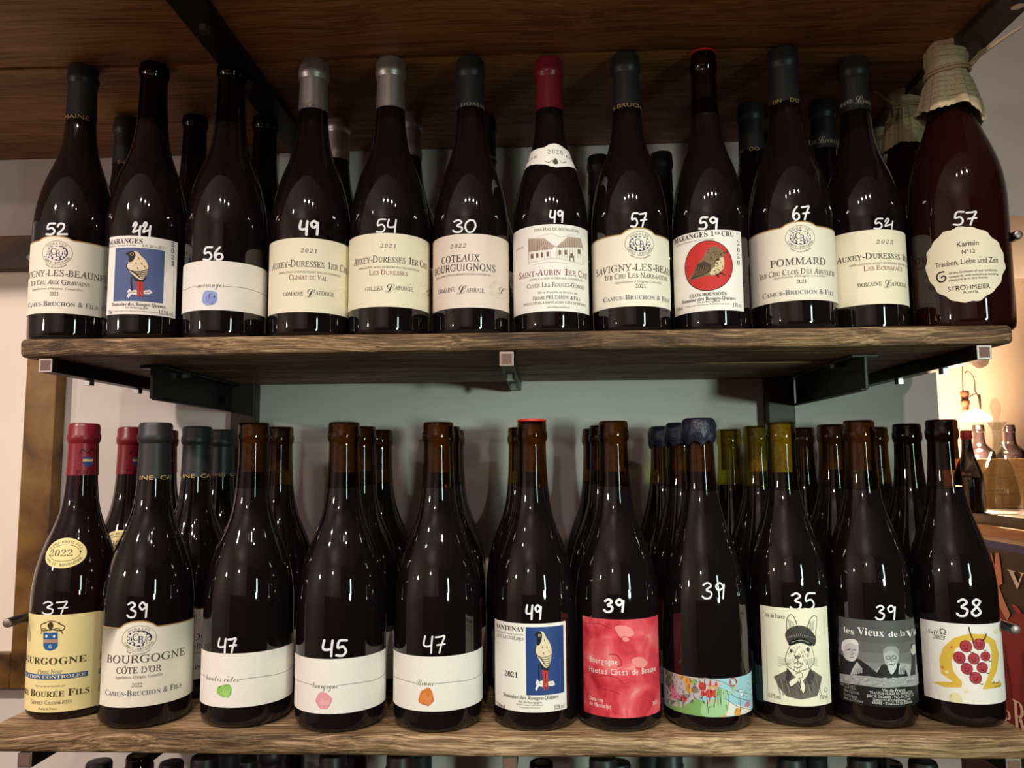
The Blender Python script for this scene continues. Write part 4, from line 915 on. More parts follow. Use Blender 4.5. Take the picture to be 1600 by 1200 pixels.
b = LO[6] = lower(831, 659, 0.046, 0.0408, 'red wax topped bottle with pale bird on blue panel priced 49', closure='disc', neck=NECK_BROWN)
p = Print(b.S, 780, LB); p.paper(-22, 388, 190, 352, 868, WHITE); p.text('B', 'SANTENAY', -14, 149, 378, 26, DK); p.text('S', 'Appellation Santenay Contrôlée', -14, 146, 408, 8, MID); p.text('I', 'LES SAUNIÈRES', -8, 144, 432, 19, DK); p.text('B', '2021', 34, 110, 645, 30, DK)
blackbird(p, 156, 374, 370, 766, ink((40, 68, 128))); p.text('B', 'Domaine des Rouges-Queues', 26, 344, 782, 22, BR); p.text('S', 'Vin de Bourgogne', 113, 248, 808, 13, BR); p.text('S', 'Camille et Jean-Yves Devevey', 100, 258, 824, 9, MID); p.text('S', 'Propriétaires Récoltants', 118, 238, 839, 8, MID)
p.text('R', '750ml', -18, 40, 826, 22, BR); p.text('R', '12% vol', 317, 380, 832, 26, BR); b.add(p).price('49', 780, LB, 155, 250, 244, 324, 12)

b = LO[7] = lower(958, 658, 0.046, 0.0405, 'open necked bottle with mottled red label priced 39', closure=None, neck=NECK_BROWN)
p = Print(b.S, 780, LB); p.paper(491, 929, 707, 328, 900, WATERC); PK, DP = ink((236, 140, 136)), ink((168, 30, 50))
p.poly([(672, 372), (700, 362), (740, 366), (772, 384), (782, 412), (756, 428), (726, 424), (706, 432), (688, 408)], PK, 1, True); p.poly([(715, 436), (742, 430), (755, 448), (730, 456)], PK, 1, True)
p.line([(500, 340), (540, 352), (580, 350), (630, 372), (655, 380)], 4, DP, 1); p.line([(640, 530), (680, 532), (704, 560), (712, 590), (690, 600)], 6, DP, 1); p.line([(560, 660), (620, 652), (690, 668), (720, 700), (755, 690)], 4, DP, 1); p.line([(600, 730), (650, 740), (700, 760)], 4, DP, 1); p.poly([(770, 560), (820, 545), (860, 575), (840, 605), (790, 598)], PK, 1, True)
p.text('M', 'Bourgogne', 527, 690, 568, 34, WHT); p.text('M', 'Hautes Côtes de Beaune', 527, 908, 633, 34, WHT); p.text('M', 'Domaine', 527, 607, 789, 24, WHT); p.text('M', 'de Mandelot', 527, 656, 825, 24, WHT); p.text('M', '2023', 888, 916, 810, 20, WHT)
b.add(p).price('39', 780, LB, 608, 732, 210, 282, 14)

b = LO[8] = lower(1091, 658, 0.048, 0.0414, 'dark blue wax topped bottle with narrow cartoon band priced 39', closure='wax', neck=NECK_BROWN, kind='slope')
p = Print(b.S, 780, LB); SKY = ink((160, 200, 214)); p.paper(900, 1560, 1213, 670, 893, SKY); rnd = random.Random(11)
GRY, GRN, LGN, ORG, PNK, RDD, WHI = ink((190, 180, 182)), ink((128, 172, 100)), ink((160, 200, 146)), ink((224, 158, 74)), ink((214, 120, 148)), ink((204, 62, 56)), ink((232, 226, 218))
p.poly([(900, 590), (970, 612), (1060, 642), (1190, 665), (1300, 700), (1230, 760), (1120, 800), (1060, 840), (960, 800), (900, 770)], GRY, 1); p.poly([(1030, 770), (1100, 760), (1180, 800), (1300, 880), (1180, 890), (1060, 862)], GRN, 1); p.poly([(980, 790), (1040, 800), (1110, 850), (1180, 890), (1080, 872), (985, 838)], GRN, 1)
p.poly([(1300, 790), (1370, 820), (1455, 840), (1462, 862), (1380, 880), (1290, 888)], WHI, 1)
for x, y, r, m in [(985, 640, 20, MID), (990, 690, 26, MID), (1060, 655, 16, ORG), (1095, 690, 24, ORG), (1105, 735, 18, ORG), (1080, 790, 12, RDD), (1025, 770, 20, PNK), (1060, 780, 15, PNK), (1135, 690, 15, GRN), (1140, 735, 18, MID), (1180, 715, 20, RDD), (1185, 755, 14, RDD), (1222, 760, 22, RDD), (1262, 755, 22, RDD), (1228, 720, 10, ORG), (1258, 716, 10, ORG), (1300, 885, 18, ORG), (1385, 865, 22, ORG), (1010, 730, 18, PNK), (1440, 820, 14, PNK), (1408, 760, 10, WHI), (1400, 740, 8, WHI)]:
    p.ell(x, y, r, r*1.15, m, 2, 18, .5, x)
p.poly([(1175, 830), (1200, 800), (1270, 790), (1320, 800), (1330, 850), (1290, 890), (1185, 888)], LGN, 3, True); p.ell(1290, 760, 34, 32, LGN, 4); p.line([(1318, 750), (1345, 752), (1362, 730), (1368, 706), (1356, 690)], 16, LGN, 4, taper=.5); p.ell(1268, 752, 12, 20, GRN, 5, 16); p.ell(1302, 752, 3, 3, BLK, 5, 8)
p.ring(1358, 690, 18, 22, 8, RDD, 5); p.line([(1346, 676), (1370, 704)], 7, WHI, 6, False)
for x in (1226, 1260): p.poly([(x-9, 712), (x+9, 712), (x+2, 672)], RDD, 3); p.line([(x, 790), (x-12, 815)], 7, PNK, 4, False)
for y in (700, 740, 790): p.line([(1190, y-35), (1300, y-10), (1380, y+40), (1460, y+60)], 3.5, MID, 2)
p.line([(1195, 672), (1195, 725)], 3, BLK, 3, False); p.line([(1335, 760), (1330, 830)], 3, MID, 3, False); p.line([(1400, 790), (1398, 860)], 3, MID, 3, False)
for k in range(70):
    x, y = rnd.uniform(965, 1190), rnd.uniform(650, 800); p.line([(x, y), (x+rnd.uniform(-10, 10), y+rnd.uniform(6, 24))], 2.4, DK, 5, False)
for k in range(16):
    x, y = rnd.uniform(1375, 1455), rnd.uniform(690, 790); p.line([(x, y), (x+rnd.uniform(-8, 8), y+rnd.uniform(-6, 8))], 2.4, ink((70, 110, 130)), 3, False)
for k in range(10):
    x = rnd.uniform(1190, 1330); p.line([(x, rnd.uniform(720, 860)), (x+rnd.uniform(-14, 14), rnd.uniform(760, 885))], 2, DK, 6, False)
b.add(p).price('39', 780, LB, 1178, 1318, 114, 204, 10)

b = LO[9] = lower(1219, 660, 0.060, 0.0380, 'olive necked bottle with capped rabbit drawing priced 35', closure=None, neck=NECK_OLIVE, kind='slim')
p = Print(b.S, 1170, LB); p.paper(78, 466, 262, 262, 829, RABBIT); G1, G2, G3 = ink((60, 56, 52)), ink((104, 98, 90)), ink((168, 162, 148))
p.text('S', 'Vin de France', 98, 210, 305, 25, G1)
for e in ([(222, 400), (220, 340), (232, 305), (252, 300), (272, 335), (286, 385)], [(336, 385), (352, 330), (376, 304), (392, 318), (388, 380), (382, 450)]): p.poly(e, RABBIT, 2); p.line(e, 4, G1, 3)
p.hatch([((232+k*8, 325+k*6), (238+k*9, 380)) for k in range(4)]+[((350+k*9, 345-k*4), (354+k*6, 390)) for k in range(4)], 3, G2, 3)
p.poly([(212, 410), (240, 374), (300, 362), (350, 380), (386, 430), (384, 468), (366, 478), (300, 440), (236, 462), (222, 450)], G1, 3, True)
p.hatch([((222+k*11, 420-abs(k-7)*-2), (226+k*11, 400+abs(k-6)*5)) for k in range(15)], 2.5, G3, 4); p.poly([(232, 464), (270, 436), (330, 436), (364, 468), (350, 480), (300, 462), (244, 478)], BLK, 4, True); p.line([(250, 458), (300, 446), (350, 462)], 3, G3, 5)
p.poly([(240, 478), (222, 520), (214, 560), (226, 596), (262, 620), (282, 632), (312, 622), (350, 608), (378, 570), (372, 520), (360, 478), (300, 468)], RABBIT, 3, True); p.line([(240, 478), (222, 520), (214, 560), (226, 596), (262, 620), (282, 632), (312, 622), (350, 608), (378, 570), (372, 520), (360, 478)], 3, G1, 4)
p.ell(247, 508, 8, 11, BLK, 5, 14); p.ell(342, 500, 10, 13, BLK, 5, 14); p.ell(282, 545, 16, 10, G2, 5, 16); p.line([(282, 555), (282, 572), (262, 582)], 3, G1, 5); p.line([(282, 572), (304, 580)], 3, G1, 5); p.line([(262, 600), (284, 606), (306, 598)], 4, G1, 5)
rnd = random.Random(3)
for k in range(110):
    a, q = rnd.uniform(0, 2*PI), rnd.uniform(.2, 1); x, y = 296+q*80*math.cos(a), 548+q*74*math.sin(a); p.line([(x, y), (x+rnd.uniform(-5, 5), y+rnd.uniform(6, 14))], 1.8, G2 if k % 2 else G3, 5, False)
for k in range(5): p.line([(244, 560+k*8), (212, 552+k*9), (172, 545+k*13)], 1.6, G2, 5); p.line([(330, 560+k*7), (370, 552+k*9), (398, 548+k*12)], 1.6, G2, 5)
p.poly([(146, 658), (222, 622), (262, 652), (300, 700), (340, 650), (368, 620), (424, 660), (412, 720), (396, 770), (300, 792), (220, 772), (176, 720)], G2, 2); p.poly([(222, 606), (252, 640), (240, 690), (276, 740), (212, 690)], G1, 3); p.poly([(356, 606), (380, 650), (366, 700), (324, 700), (340, 650)], G1, 3)
for k in range(26): x = 160+k*9.6; p.line([(x, 668+abs(k-13)*-1+20), (x+rnd.uniform(10, 30), 735+rnd.uniform(0, 40))], 2, G1 if k % 3 else G3, 4, False)
p.poly([(272, 640), (300, 632), (312, 656), (296, 672), (276, 664)], RABBIT, 5, True); p.poly([(272, 660), (290, 672), (268, 700), (244, 716), (232, 690), (252, 670)], RABBIT, 5, True); p.poly([(296, 670), (316, 680), (328, 720), (316, 756), (302, 730), (296, 700)], RABBIT, 5, True)
p.line([(272, 660), (252, 672), (234, 692), (246, 716), (272, 698)], 3, G1, 6); p.line([(300, 674), (298, 712), (314, 756), (328, 722), (314, 680)], 3, G1, 6); p.line([(274, 642), (302, 634), (310, 658), (284, 670)], 3, G1, 6)
p.text('S', '10,5 % vol.', 110, 190, 772, 24, G1); p.text('S', '750 ml', 410, 456, 776, 24, G1); p.ring(445, 735, 8, 12, 2.5, G1, 2, 20); p.line([(107, 465), (112, 742)], 2, G3, smooth=False); p.line([(434, 300), (438, 420)], 2, G3, smooth=False)
b.add(p).price('35', 1170, LB, 240, 392, 174, 268, 11)

b = LO[10] = lower(1341, 657, 0.058, 0.0390, 'open necked bottle with grey photograph label of two men priced 39', closure=None, neck=NECK_BROWN, kind='slim')
p = Print(b.S, 1170, LB); g = lambda v: ink((v, v, v-1)); p.paper(520, 1010, 729, 332, 832, g(26))
for i, (ya, yb_) in enumerate(((330, 400), (399, 460), (459, 520), (519, 575), (574, 630))): p.rect(526, 985, ya+4, yb_+4, g((84, 92, 102, 116, 132)[i]), 1)
p.poly([(720, 636), (760, 604), (800, 585), (880, 580), (980, 590), (980, 670), (700, 672)], g(176), 2)
p.poly([(530, 520), (560, 545), (640, 555), (690, 590), (740, 632), (760, 680), (530, 672)], g(34), 3); p.poly([(735, 650), (772, 590), (800, 585), (870, 580), (910, 620), (928, 672), (736, 690)], g(30), 3); p.poly([(940, 470), (962, 462), (966, 660), (934, 660), (944, 560)], g(46), 3); p.ell(955, 500, 14, 30, g(190), 4, 20, .2)
p.poly([(546, 470), (560, 446), (600, 440), (634, 456), (640, 500), (634, 540), (612, 566), (580, 566), (556, 540)], g(196), 4, True); p.poly([(543, 500), (548, 456), (580, 440), (622, 444), (640, 470), (624, 474), (590, 462), (562, 480), (556, 510)], g(228), 5, True)
p.line([(575, 504), (592, 500)], 5, g(70), 6, False); p.line([(610, 502), (626, 504)], 5, g(70), 6, False); p.line([(603, 505), (606, 528), (596, 532)], 4, g(130), 6); p.line([(588, 546), (614, 545)], 4, g(96), 6); p.poly([(584, 534), (618, 534), (622, 562), (600, 570), (580, 560)], g(214), 5, True)
for k in range(5): p.line([(600+k*14, 645-k*3), (615+k*10, 610), (632+k*6, 580+k*8)], 12, g(188-k*8), 6); p.line([(606+k*14, 646-k*3), (622+k*10, 612)], 2, g(90), 7, False)
p.poly([(780, 530), (784, 500), (812, 484), (850, 488), (868, 512), (866, 560), (852, 596), (828, 606), (798, 590), (786, 562)], g(176), 4, True); p.poly([(778, 540), (780, 502), (806, 482), (850, 484), (870, 510), (866, 540), (846, 512), (810, 508), (792, 522)], g(150), 5, True); p.poly([(804, 580), (846, 578), (856, 600), (836, 640), (818, 636)], g(206), 5, True)
for q in ((808, 548), (842, 546)): p.ring(*q, 13, 10, 3, g(50), 6, 18)
p.line([(824, 552), (828, 570)], 4, g(110), 6); p.line([(812, 584), (830, 590), (846, 582)], 5, g(60), 6)
for k in range(4): p.line([(870+k*9, 640), (872+k*10, 610), (880+k*9, 584+k*4)], 9, g(190-k*10), 6)
p.poly([(534, 640), (600, 648), (700, 655), (780, 668), (880, 660), (972, 636), (985, 640), (985, 700), (880, 716), (780, 722), (640, 706), (534, 690)], g(158), 7)
rnd = random.Random(9)
for k in range(130):
    x = rnd.uniform(538, 970); y = rnd.uniform(656, 700)+8; p.ell(x, y, rnd.uniform(3, 9), rnd.uniform(2, 4), g(rnd.choice((120, 134, 180, 196))), 8, 6)
for t, x0, x1, y, c, a in (('les', 554, 616, 388, 34, -.25), ('Vieux', 634, 782, 398, 42, -.06), ('de', 806, 860, 410, 32, 0), ('la', 872, 902, 405, 34, .1), ('Vieille', 906, 1012, 396, 42, .1)): p.text('B', t, x0, x1, y, c, WHT, 9, ang=a*.3)
p.text('T', '12% vol.', 555, 628, 716, 26, ink((150, 150, 148)))
for i, t in enumerate(('Non filtré', 'Contient', 'des sulfites')): p.text('T', t, 555, (642, 632, 666)[i], 746+i*24, 15, ink((170, 170, 168)))
p.text('S', 'Vin de France', 775, 908, 738, 19, WHT); p.text('T', 'Vinifié et mis en bouteille', 704, 948, 757, 15, WHT); p.text('T', 'par P. Dalmée - Tél.06 15 37 12', 687, 955, 777, 15, WHT); p.text('T', 'Quentinlariche@gmail.com', 722, 938, 796, 13, WHT); p.text('T', '49380 - Produit de France', 714, 948, 814, 15, WHT)
b.add(p).price('39', 1170, LB, 736, 860, 246, 326, 10)

b = LO[11] = lower(1470, 656, 0.061, 0.0388, 'open necked bottle with red grapes on yellow arch priced 38', closure=None, neck=NECK_DARK, kind='slim')
p = Print(b.S, 1170, LB); p.paper(1012, 1476, 1228, 352, 813, WHITE); YL, YL2, GR, GRD, LN = ink((226, 186, 70)), ink((240, 228, 180)), ink((176, 54, 66)), ink((120, 26, 40)), ink((70, 20, 28))
om = [(1070, 690), (1120, 688), (1190, 690), (1120, 640), (1108, 560), (1130, 490), (1190, 435), (1280, 408), (1370, 412), (1430, 450), (1452, 530), (1440, 620), (1410, 690), (1466, 690), (1462, 716), (1358, 732), (1388, 660), (1408, 590), (1410, 520), (1396, 468), (1330, 448), (1260, 452), (1200, 500), (1178, 570), (1190, 630), (1240, 690), (1236, 722), (1140, 720)]
p.poly(om, YL, 1)
for x, y, r in ((1180, 488, 9), (1128, 604, 10), (1152, 632, 11), (1266, 742, 14), (1438, 392, 18), (1205, 785, 40)): p.ell(x, y, r, r*.8, ink((210, 128, 62)) if r < 11 and y < 610 else YL2, 2, 24, .2)
for i, (x, y, r) in enumerate(((1262, 482, 34), (1338, 470, 33), (1224, 548, 34), (1308, 554, 32), (1374, 540, 27), (1268, 612, 33), (1356, 606, 31), (1318, 666, 34))):
    p.ell(x, y, r, r, GR, 3); p.ring(x, y, r, r, 2.5, GRD, 4); p.ell(x-r*.3, y-r*.1, 3, 4, LN, 5, 8); p.ell(x+r*.25, y-r*.1, 3, 4, LN, 5, 8); p.line([(x-r*.3, y+r*.3), (x, y+r*.48), (x+r*.3, y+r*.25)], 4, LN, 5); p.line([(x+r*.6, y+r*.75), (x+r*.95, y+r*1.1), (x+r*1.25, y+r*1.0)], 3.5, LN, 4)
p.line([(1278, 370), (1284, 400), (1300, 440), (1302, 460)], 6, LN, 5); p.line([(1376, 412), (1366, 440), (1350, 448)], 7, LN, 5)
p.text('K', 'Null', 1036, 1102, 395, 26, BLK); p.text('S', 'Ω', 1108, 1150, 398, 30, BLK); p.text('I', '2023', 1072, 1140, 430, 22, BLK); p.text('K', 'Herault', 1412, 1458, 690, 18, DK); p.text('K', 'rouge', 1424, 1466, 710, 16, DK)
b.add(p).price('38', 1170, LB, 1208, 1362, 210, 306, 13)

def behind_lower(src, tx, y, label, turn=0.0):
    H = src.H; q = on_y(tx, 664, y); return src.copy(q[0], y, label, 'LB', turn)
Y2, Y3 = 0.146, 0.236
behind_lower(LO[1], 207, Y2+0.014, 'ruby red capped bottle right behind the gap of the red capped 37 and 39'.replace('right ', ''), 0.1)
behind_lower(LO[1], 259, Y3+0.012, 'red capped bottle hidden deep behind the black capped 39', 0.2)
behind_lower(LO[2], 309, Y2-0.008, 'black capped bottle standing just behind the black capped 39', -0.05)
behind_lower(LO[2], 348, Y3-0.011, 'black capped bottle last in line behind the black capped 39', 0.3)
behind_lower(LO[3], 437, Y2, 'dark bottle standing just behind the green blot 47', 0.1)
behind_lower(LO[4], 566, Y2-0.008, 'dark bottle standing just behind the pink blot 45', 0.15)
behind_lower(LO[4], 594, Y3-0.004, 'dark bottle last in line behind the pink blot 45', 0.2)
behind_lower(LO[5], 698, Y2-0.008, 'dark bottle standing just behind the orange blot 47', 0.1)
behind_lower(LO[5], 706, Y3-0.004, 'dark bottle last in line behind the orange blot 47', 0.25)
behind_lower(LO[7], 813, Y2+0.022, 'dark bottle peeking out behind the red wax topped 49', 0.4)
behind_lower(LO[7], 941, Y2-0.008, 'dark bottle standing just behind the mottled red label 39', 0.2)
behind_lower(LO[7], 928, Y3-0.010, 'dark bottle last in line behind the mottled red label 39', 0.5)
behind_lower(LO[8], 1062, Y2-0.006, 'blue wax topped bottle just behind the cartoon band 39', 0.3)
behind_lower(LO[8], 1034, Y3-0.008, 'blue wax topped bottle last in line behind the cartoon band 39', 0.6)
behind_lower(LO[9], 1181, Y2-0.004, 'olive necked bottle just behind the capped rabbit 35', 0.4)
behind_lower(LO[9], 1138, Y3-0.010, 'olive necked bottle last in line behind the capped rabbit 35', 0.9)
behind_lower(LO[10], 1252, Y3-0.011, 'dark bottle at the back between the rabbit 35 and two men 39', 0.6)
behind_lower(LO[10], 1298, Y2-0.002, 'dark bottle just behind the two men label 39', 0.5)
behind_lower(LO[10], 1366, Y3-0.004, 'dark bottle last in line behind the two men label 39', 0.8)
behind_lower(LO[11], 1416, Y2, 'dark bottle just behind the red grapes 38', 0.5)

# ------------------------------------------------------------------ bottles of the lowest shelf, only their mouths in view
CAPS = [(155, 1187, 'black', 0.130), (218, None, None, 0.055), (268, 1188, 'black', 0.165), (320, None, 'plum', 0.055), (357, None, 'black', 0.150), (386, 1184, 'black', 0.235), (424, None, 'plum', 0.060), (458, None, 'plum', 0.150), (520, None, 'plum', 0.060), (556, None, 'plum', 0.150), (625, None, 'brown', 0.060), (657, None, 'black', 0.150), (846, 1187, None, 0.120), (942, None, 'black', 0.055), (966, 1188, 'black', 0.150), (1016, None, 'black', 0.060), (1046, None, 'black', 0.150), (1236, None, 'black', 0.060), (1274, None, 'black', 0.150), (1347, None, 'black', 0.060), (1390, 1187, None, 0.150), (1442, 1186, 'black', 0.105)]
CL = {155: 'black bottle mouth seen from above, nearest the white framed board', 218: 'dark glass neck beside the mouth nearest the framed board'}
KIN = {}
PLUMCAP = mat('deep_plum_capsule', (0.020, 0.010, 0.016), 0.45); BRNCAP = mat('brown_capsule', (0.035, 0.014, 0.012), 0.45)
ABOVE = [(108, 'red capped 37'), (240, 'domed label 39'), (385, 'green blot 47'), (524, 'pink blot 45'), (680, 'orange blot 47'), (831, 'bird 49'), (968, 'mottled red 39'), (1105, 'cartoon band 39'), (1238, 'rabbit 35'), (1366, 'two men 39'), (1500, 'grapes 38')]
used = {}; SEEN = set(); PUT = []
for i, (tx, ty, kd, y) in enumerate(CAPS):
    y = next((c for c in sorted(np.arange(0.05, 0.256, 0.004), key=lambda c: abs(c-y)) if all(math.hypot(on_y(tx, 1192, c)[0]-a, c-b_) > 0.0665 for a, b_ in PUT)), None)
    if y is None: continue
    y = float(y); PUT.append((on_y(tx, 1192, y)[0], y))
    if ty: H = on_y(tx, ty+3, y)[2]-ZB
    else: H = 0.302 if y > 0.1 else 0.314
    q = on_y(tx, 1192, y); near = min(ABOVE, key=lambda a: abs(a[0]-tx))[1]
    k = (near, ty is not None); used[k] = used.get(k, 0)+1
    look = {None: 'dark glass', 'black': 'black capped', 'plum': 'plum capped', 'brown': 'brown capped'}[kd]
    txt = '%s bottle %s under the shelf below the %s' % (look, 'mouth' if ty else ('neck' if y < 0.1 else 'neck set back'), near)
    if tx in CL: txt = CL[tx]
    elif used[k] > 1 or (txt in SEEN): txt = txt.replace('under', 'second along under', 1)
    SEEN.add(txt)
    bt = Bottle(q[0], y, ZB, 0.0328, H, kind='bordeaux', label=txt, group='C', closure='black' if kd else None, cap_h=0.07)
    if kd in ('plum', 'brown'):
        for ch in bt.root.children:
            if ch.name.startswith('capsule'): ch.data.materials[0] = PLUMCAP if kd == 'plum' else BRNCAP

# ------------------------------------------------------------------ the room beyond the doorway
XC = on_z(1527, 801, ZC-0.125)[0]; XC = 1.010
ZCT = ZC-0.128
BLACKTOP = mat('black_counter', (0.022, 0.02, 0.02), 0.5); OAKTRIM = wood('honey_trim', (0.30, 0.13, 0.05), (0.42, 0.20, 0.08), (0.52, 0.28, 0.12), 0.4, 0.1, 0.45, 'Y')
ct = prop(empty('bar_counter', (XC, 1.0, 0.0)), 'dark bar counter with black top in the room beyond the doorway', 'counter')
child_at(MB().box(XC, 2.2, 0.70, 1.70, ZCT-0.045, ZCT, 0.002), 'counter_top', BLACKTOP, ct)
child_at(MB().box(XC+0.002, 2.15, 0.72, 1.68, 0.0, ZCT-0.0455), 'counter_body', mat('counter_brown', (0.06, 0.04, 0.03), 0.6), ct)
# poster on the counter side, facing the aisle
XP = XC-0.008
def P3(px, py, dx=0.0): q = on_x(px, py, XP-dx); return q
pz1 = P3(1560, 838)[2]; pz0 = pz1-0.62; py0, py1 = 0.705, 1.42
po = prop(empty('framed_poster', (XP, (py0+py1)/2, pz0)), 'red and black poster in a honey wood frame on the counter side', 'poster')
child_at(MB().box(XP-0.012, XP+0.006, py0, py1, pz1, pz1+0.022, 0.001), 'rail', OAKTRIM, po)
child_at(MB().box(XP-0.012, XP+0.006, py0, py1, pz0-0.022, pz0, 0.001), 'rail', OAKTRIM, po)
child_at(MB().box(XP-0.012, XP+0.006, py1+0.0005, py1+0.02, pz0-0.022, pz1+0.022, 0.001), 'stile', OAKTRIM, po)
child_at(MB().box(XP-0.012, XP+0.006, py0-0.02, py0-0.0005, pz0-0.022, pz1+0.022, 0.001), 'stile', OAKTRIM, po)
def flat(pts, dx, m, acc, smooth=False):
    if smooth: pts = catmull(pts, 5, True)
    V = [(XP-dx, q[1], q[2]) for q in (P3(*t) for t in pts)]; acc.append((V, [tuple(range(len(V)))], m))
acc = []
def rectp(ya, yb, za, zb, dx, m): acc.append(([(XP-dx, ya, za), (XP-dx, yb, za), (XP-dx, yb, zb), (XP-dx, ya, zb)], [(0, 1, 2, 3)], m))
rectp(py0, py1, pz0, pz1, 0.0005, ink((230, 214, 200))); rectp(py0+.01, py1-.01, pz0+.01, pz1-.012, 0.0012, ink((60, 72, 150))); rectp(py0+.01, py1-.01, pz0+.01, pz1-.028, 0.0018, ink((46, 38, 38)))
RDp, SK, DRp = ink((150, 42, 56)), ink((214, 160, 142)), ink((122, 28, 42))
flat([(1540, 905), (1566, 940), (1578, 968), (1590, 955), (1606, 962), (1620, 1000), (1620, 1150), (1548, 1150), (1552, 1050), (1548, 970)], 0.0024, RDp, acc)
flat([(1552, 905), (1560, 905), (1566, 925), (1572, 940), (1581, 960), (1576, 970), (1566, 952), (1556, 935)], 0.0032, SK, acc); flat([(1547, 866), (1552, 864), (1556, 885), (1560, 905), (1549, 906), (1546, 890)], 0.0032, ink((206, 110, 108)), acc); flat([(1558, 864), (1563, 864), (1566, 885), (1569, 912), (1558, 918), (1556, 896)], 0.0036, ink((226, 150, 136)), acc)
flat([(1583, 944), (1590, 946), (1598, 955), (1596, 960), (1588, 953)], 0.0036, ink((186, 70, 70)), acc); flat([(1570, 1000), (1580, 1060), (1590, 1140), (1582, 1140), (1572, 1070)], 0.0032, DRp, acc); flat([(1600, 1010), (1604, 1080), (1608, 1150), (1600, 1150), (1597, 1080)], 0.0032, DRp, acc)
def plett(t, px0, px1, pyt, pyb, m):
    V, Fc, wd = line_geom('B', t); a, c = P3(px0, (pyt+pyb)/2), P3(px1, (pyt+pyb)/2); zt, zb = P3((px0+px1)/2, pyt)[2], P3((px0+px1)/2, pyb)[2]
    acc.append(([(XP-0.0044, a[1]+(c[1]-a[1])*x/wd, zb+(zt-zb)*y) for x, y in V], Fc, m))
plett('V', 1579, 1604, 893, 919, WHT); plett('P', 1571, 1583, 1110, 1135, WHT); plett('R', 1586, 1606, 1097, 1142, WHT)
mb = MB(); ms = []
for V, Fc, m in acc:
    if m not in ms: ms.append(m)
    mb.add(V, Fc, ms.index(m))
off = po.location; me = mesh('poster_print', [(a-off.x, b_-off.y, c-off.z) for a, b_, c in mb.v], mb.f, ms, mb.m, False); link('print', me, po)
# crate with two bottles, red topped bottle, decanter
cy = 1.28; c0 = on_y(1519, 717, cy); 
cr = prop(empty('wooden_crate', (c0[0]+0.13, cy+0.1, ZCT)), 'pale wooden wine crate on the bar counter behind the decanter', 'crate')
xa, xb, ztop = c0[0], c0[0]+0.30, c0[2]
child_at(MB().box(xa, xb, cy, cy+0.012, ZCT+0.0002, ztop, 0.001), 'side_panel', W_CRATE, cr); child_at(MB().box(xa, xb, cy+0.17, cy+0.182, ZCT+0.0002, ztop, 0.001), 'side_panel', W_CRATE, cr)
child_at(MB().box(xa, xa+0.012, cy+0.0125, cy+0.1695, ZCT+0.0002, ztop, 0.001), 'end_panel', W_CRATE, cr); child_at(MB().box(xb-0.012, xb, cy+0.0125, cy+0.1695, ZCT+0.0002, ztop, 0.001), 'end_panel', W_CRATE, cr)
child_at(MB().box(xa+0.0125, xb-0.0125, cy+0.0125, cy+0.1695, ZCT+0.0002, ZCT+0.01), 'bottom_panel', W_CRATE, cr)
for tx, lab in ((1528, 'dark bottle standing in the pale crate beside the glowing lamp'), (1576, 'dark bottle standing in the pale crate behind the decanter neck')):
    q = on_y(tx, 664, cy+0.09); Bottle(q[0], cy+0.09, ZCT+0.0102, 0.037, q[2]-ZCT-0.0102, kind='bordeaux', neck=WINE, label=lab, group='C')
for o in C.objects:
    if o.get('label', '').startswith('dark bottle standing in the pale crate'): o['group'] = 'bottles in the wooden crate'
q = on_y(1509, 673, 1.13); b = Bottle(q[0], 1.13, ZCT, 0.032, q[2]-ZCT, kind='slope', label='red topped dark bottle on the bar counter beside the crate', group='C', closure='red', cap_h=0.012); b.root['group'] = 'bottles on the bar counter'
p = Print(b.S, 1440, 650, 6.67); p.paper(360, 600, 470, 560, 640, ink((40, 30, 32))); p.text('K', 'Rosso', 405, 520, 600, 34, ink((206, 120, 140))); p.text('S', 'vino', 420, 500, 650, 18, ink((150, 130, 126))); b.add(p)
yd = 1.06; q1, q0 = on_y(1557, 660, yd), on_y(1557, 799, yd); Hd = q1[2]-ZCT; sc = Hd/0.215
dc = prop(empty('glass_decanter', (q1[0], yd, ZCT)), 'clear glass decanter with drop stopper on the bar counter', 'decanter')
prof = [(0.0, .0), (.030, .0), (.037, .004), (.0415, .025), (.0425, .045), (.0405, .070), (.034, .095), (.025, .120), (.017, .142), (.012, .158), (.0105, .175), (.0105, .190), (.012, .200), (.0165, .209), (.0215, .2145), (.0205, .215), (.0145, .207), (.0095, .198), (.0085, .185), (.0088, .165), (.0115, .152), (.0225, .118), (.0315, .092), (.038, .068), (.040, .045), (.039, .025), (.033, .010), (.0, .008)]
MB().lathe([(r*sc*1.02+1e-5, z*sc) for r, z in prof], 48, caps=(False, False)).build('body', CLEAR, dc, True)
st = [(0.0, .197), (.0078, .198), (.0085, .212), (.005, .218), (.005, .224), (.0075, .232), (.0105, .245), (.0100, .258), (.006, .269), (.0, .274)]
MB().lathe([(r*sc*1.1+1e-5, z*sc) for r, z in st], 32, caps=(False, False)).build('stopper', CLEAR, dc, True)
sd = Surf(q1[0], yd, ZCT, lambda z: float(np.interp(z/sc, [0.025, .045, .070, .095], [.0415, .0425, .0405, .034]))*sc*1.02); sd.R = 0.0425*sc*1.02
p = Print(sd, 1440, 650, 6.67); p.text('K', 'kino', 690, 870, 765, 40, ink((96, 80, 60))); link('engraving', p.mesh('engraving'), dc)
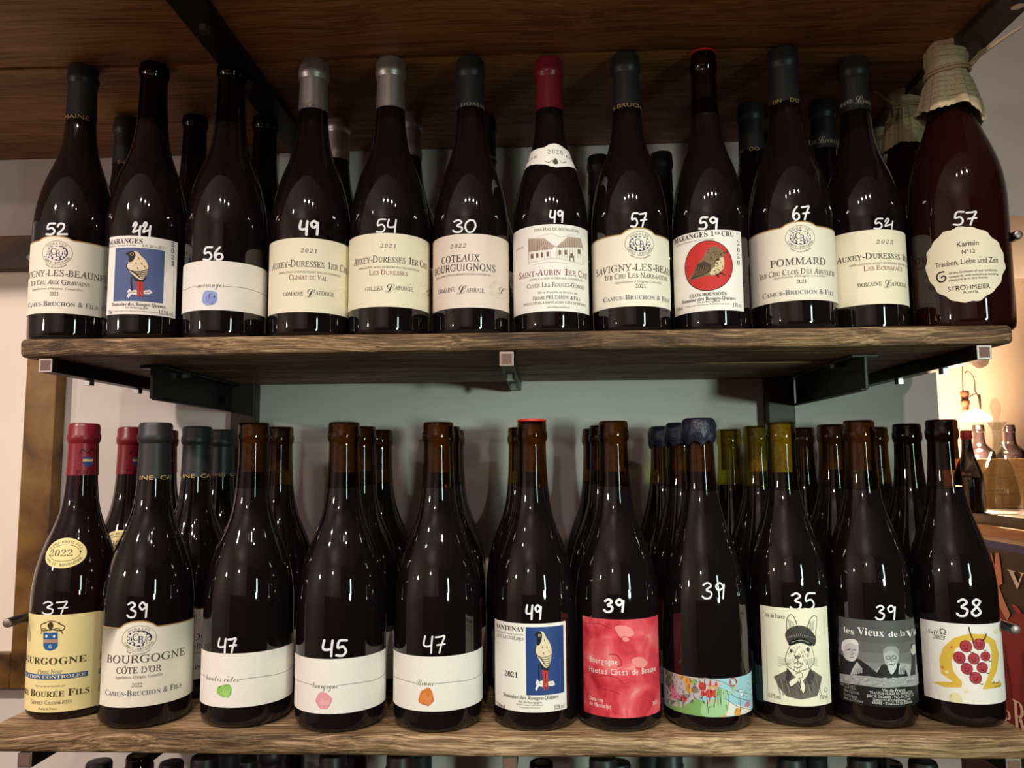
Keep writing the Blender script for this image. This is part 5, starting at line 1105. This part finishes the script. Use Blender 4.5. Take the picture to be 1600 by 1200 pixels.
# hanging lamp
yl = 1.32; lp = on_y(1524, 647, yl); z0 = lp[2]
la = prop(empty('pendant_lamp', (lp[0], yl, z0)), 'bare glowing bulb hanging from a looped cord beyond the doorway', 'lamp')
k = 1.0/ (F/(yl+D0))                                   # metres per picture pixel at that distance, for reading the cord off the photo
cord = [(-13, -96), (-15, -62), (-16, -40), (-17, -24)]; loop = [(-13, -62), (-10, -66), (-4, -62), (0, -52), (0, -36), (3, -30), (5, -22), (6, -12)]
t = MB(); t.tube([(a*k, 0.0, -c*k) for a, c in catmull(cord, 6)], 0.9*k, 8); t.tube([(a*k, -0.006, -c*k) for a, c in catmull(loop, 6)], 0.8*k, 8); t.tube([(-8*k, 0, 26*k), (-2*k, -0.003, 30*k), (3*k, -0.006, 32*k)], 0.8*k, 8); t.build('cord', mat('brown_cord', (0.20, 0.10, 0.05), 0.6), la, True)
t = MB(); 
t.lathe([(2.2*k, 36*k), (6*k, 35*k), (6.5*k, 30*k), (5*k, 27*k), (5*k, 22*k), (6.5*k, 20*k), (6.2*k, 15*k), (5*k, 13*k), (5*k, 6*k), (3*k, 4*k)], 24, c=(-14*k, 0, 0)); t.build('socket', mat('bronze_socket', (0.20, 0.09, 0.05), 0.4, 0.5), la, True)
GLOW = mat('glowing_bulb', (1, 0.9, 0.7), emis=14.0, ecol=(1.0, 0.80, 0.50))
t = MB(); t.lathe([(0.5*k, 8*k), (7*k, 6*k), (15*k, 1*k), (21*k, -6*k), (22*k, -9*k), (18*k, -11*k), (0.5*k, -11.5*k)], 32, c=(0, 0, 0), caps=(True, True)); t.build('bulb', GLOW, la, True)
t = MB(); t.lathe([(1.4*k, 30*k), (1.8*k, 22*k), (1.2*k, 12*k), (1.0*k, 7*k)], 12, c=(6*k, -0.006, 0)); t.build('clip', mat('bronze_socket', (0, 0, 0)), la, True)
lamp('bulb_light', 'POINT', (lp[0]-0.05, yl-0.02, z0-0.10), 46, (1.0, 0.66, 0.40), 0.02)
dq = on_y(1530, 563, 1.78); vt = prop(empty('wall_vent', (dq[0], 1.78, dq[2])), 'round grey brown vent cover high on the peach wall', 'vent')
MB().lathe([(0.020, -0.016), (0.024, -0.012), (0.026, 0.0)], 32, axis='Y').build('cover', mat('taupe_metal', (0.17, 0.13, 0.11), 0.5), vt, True)
bpy.data.objects.remove(_to)
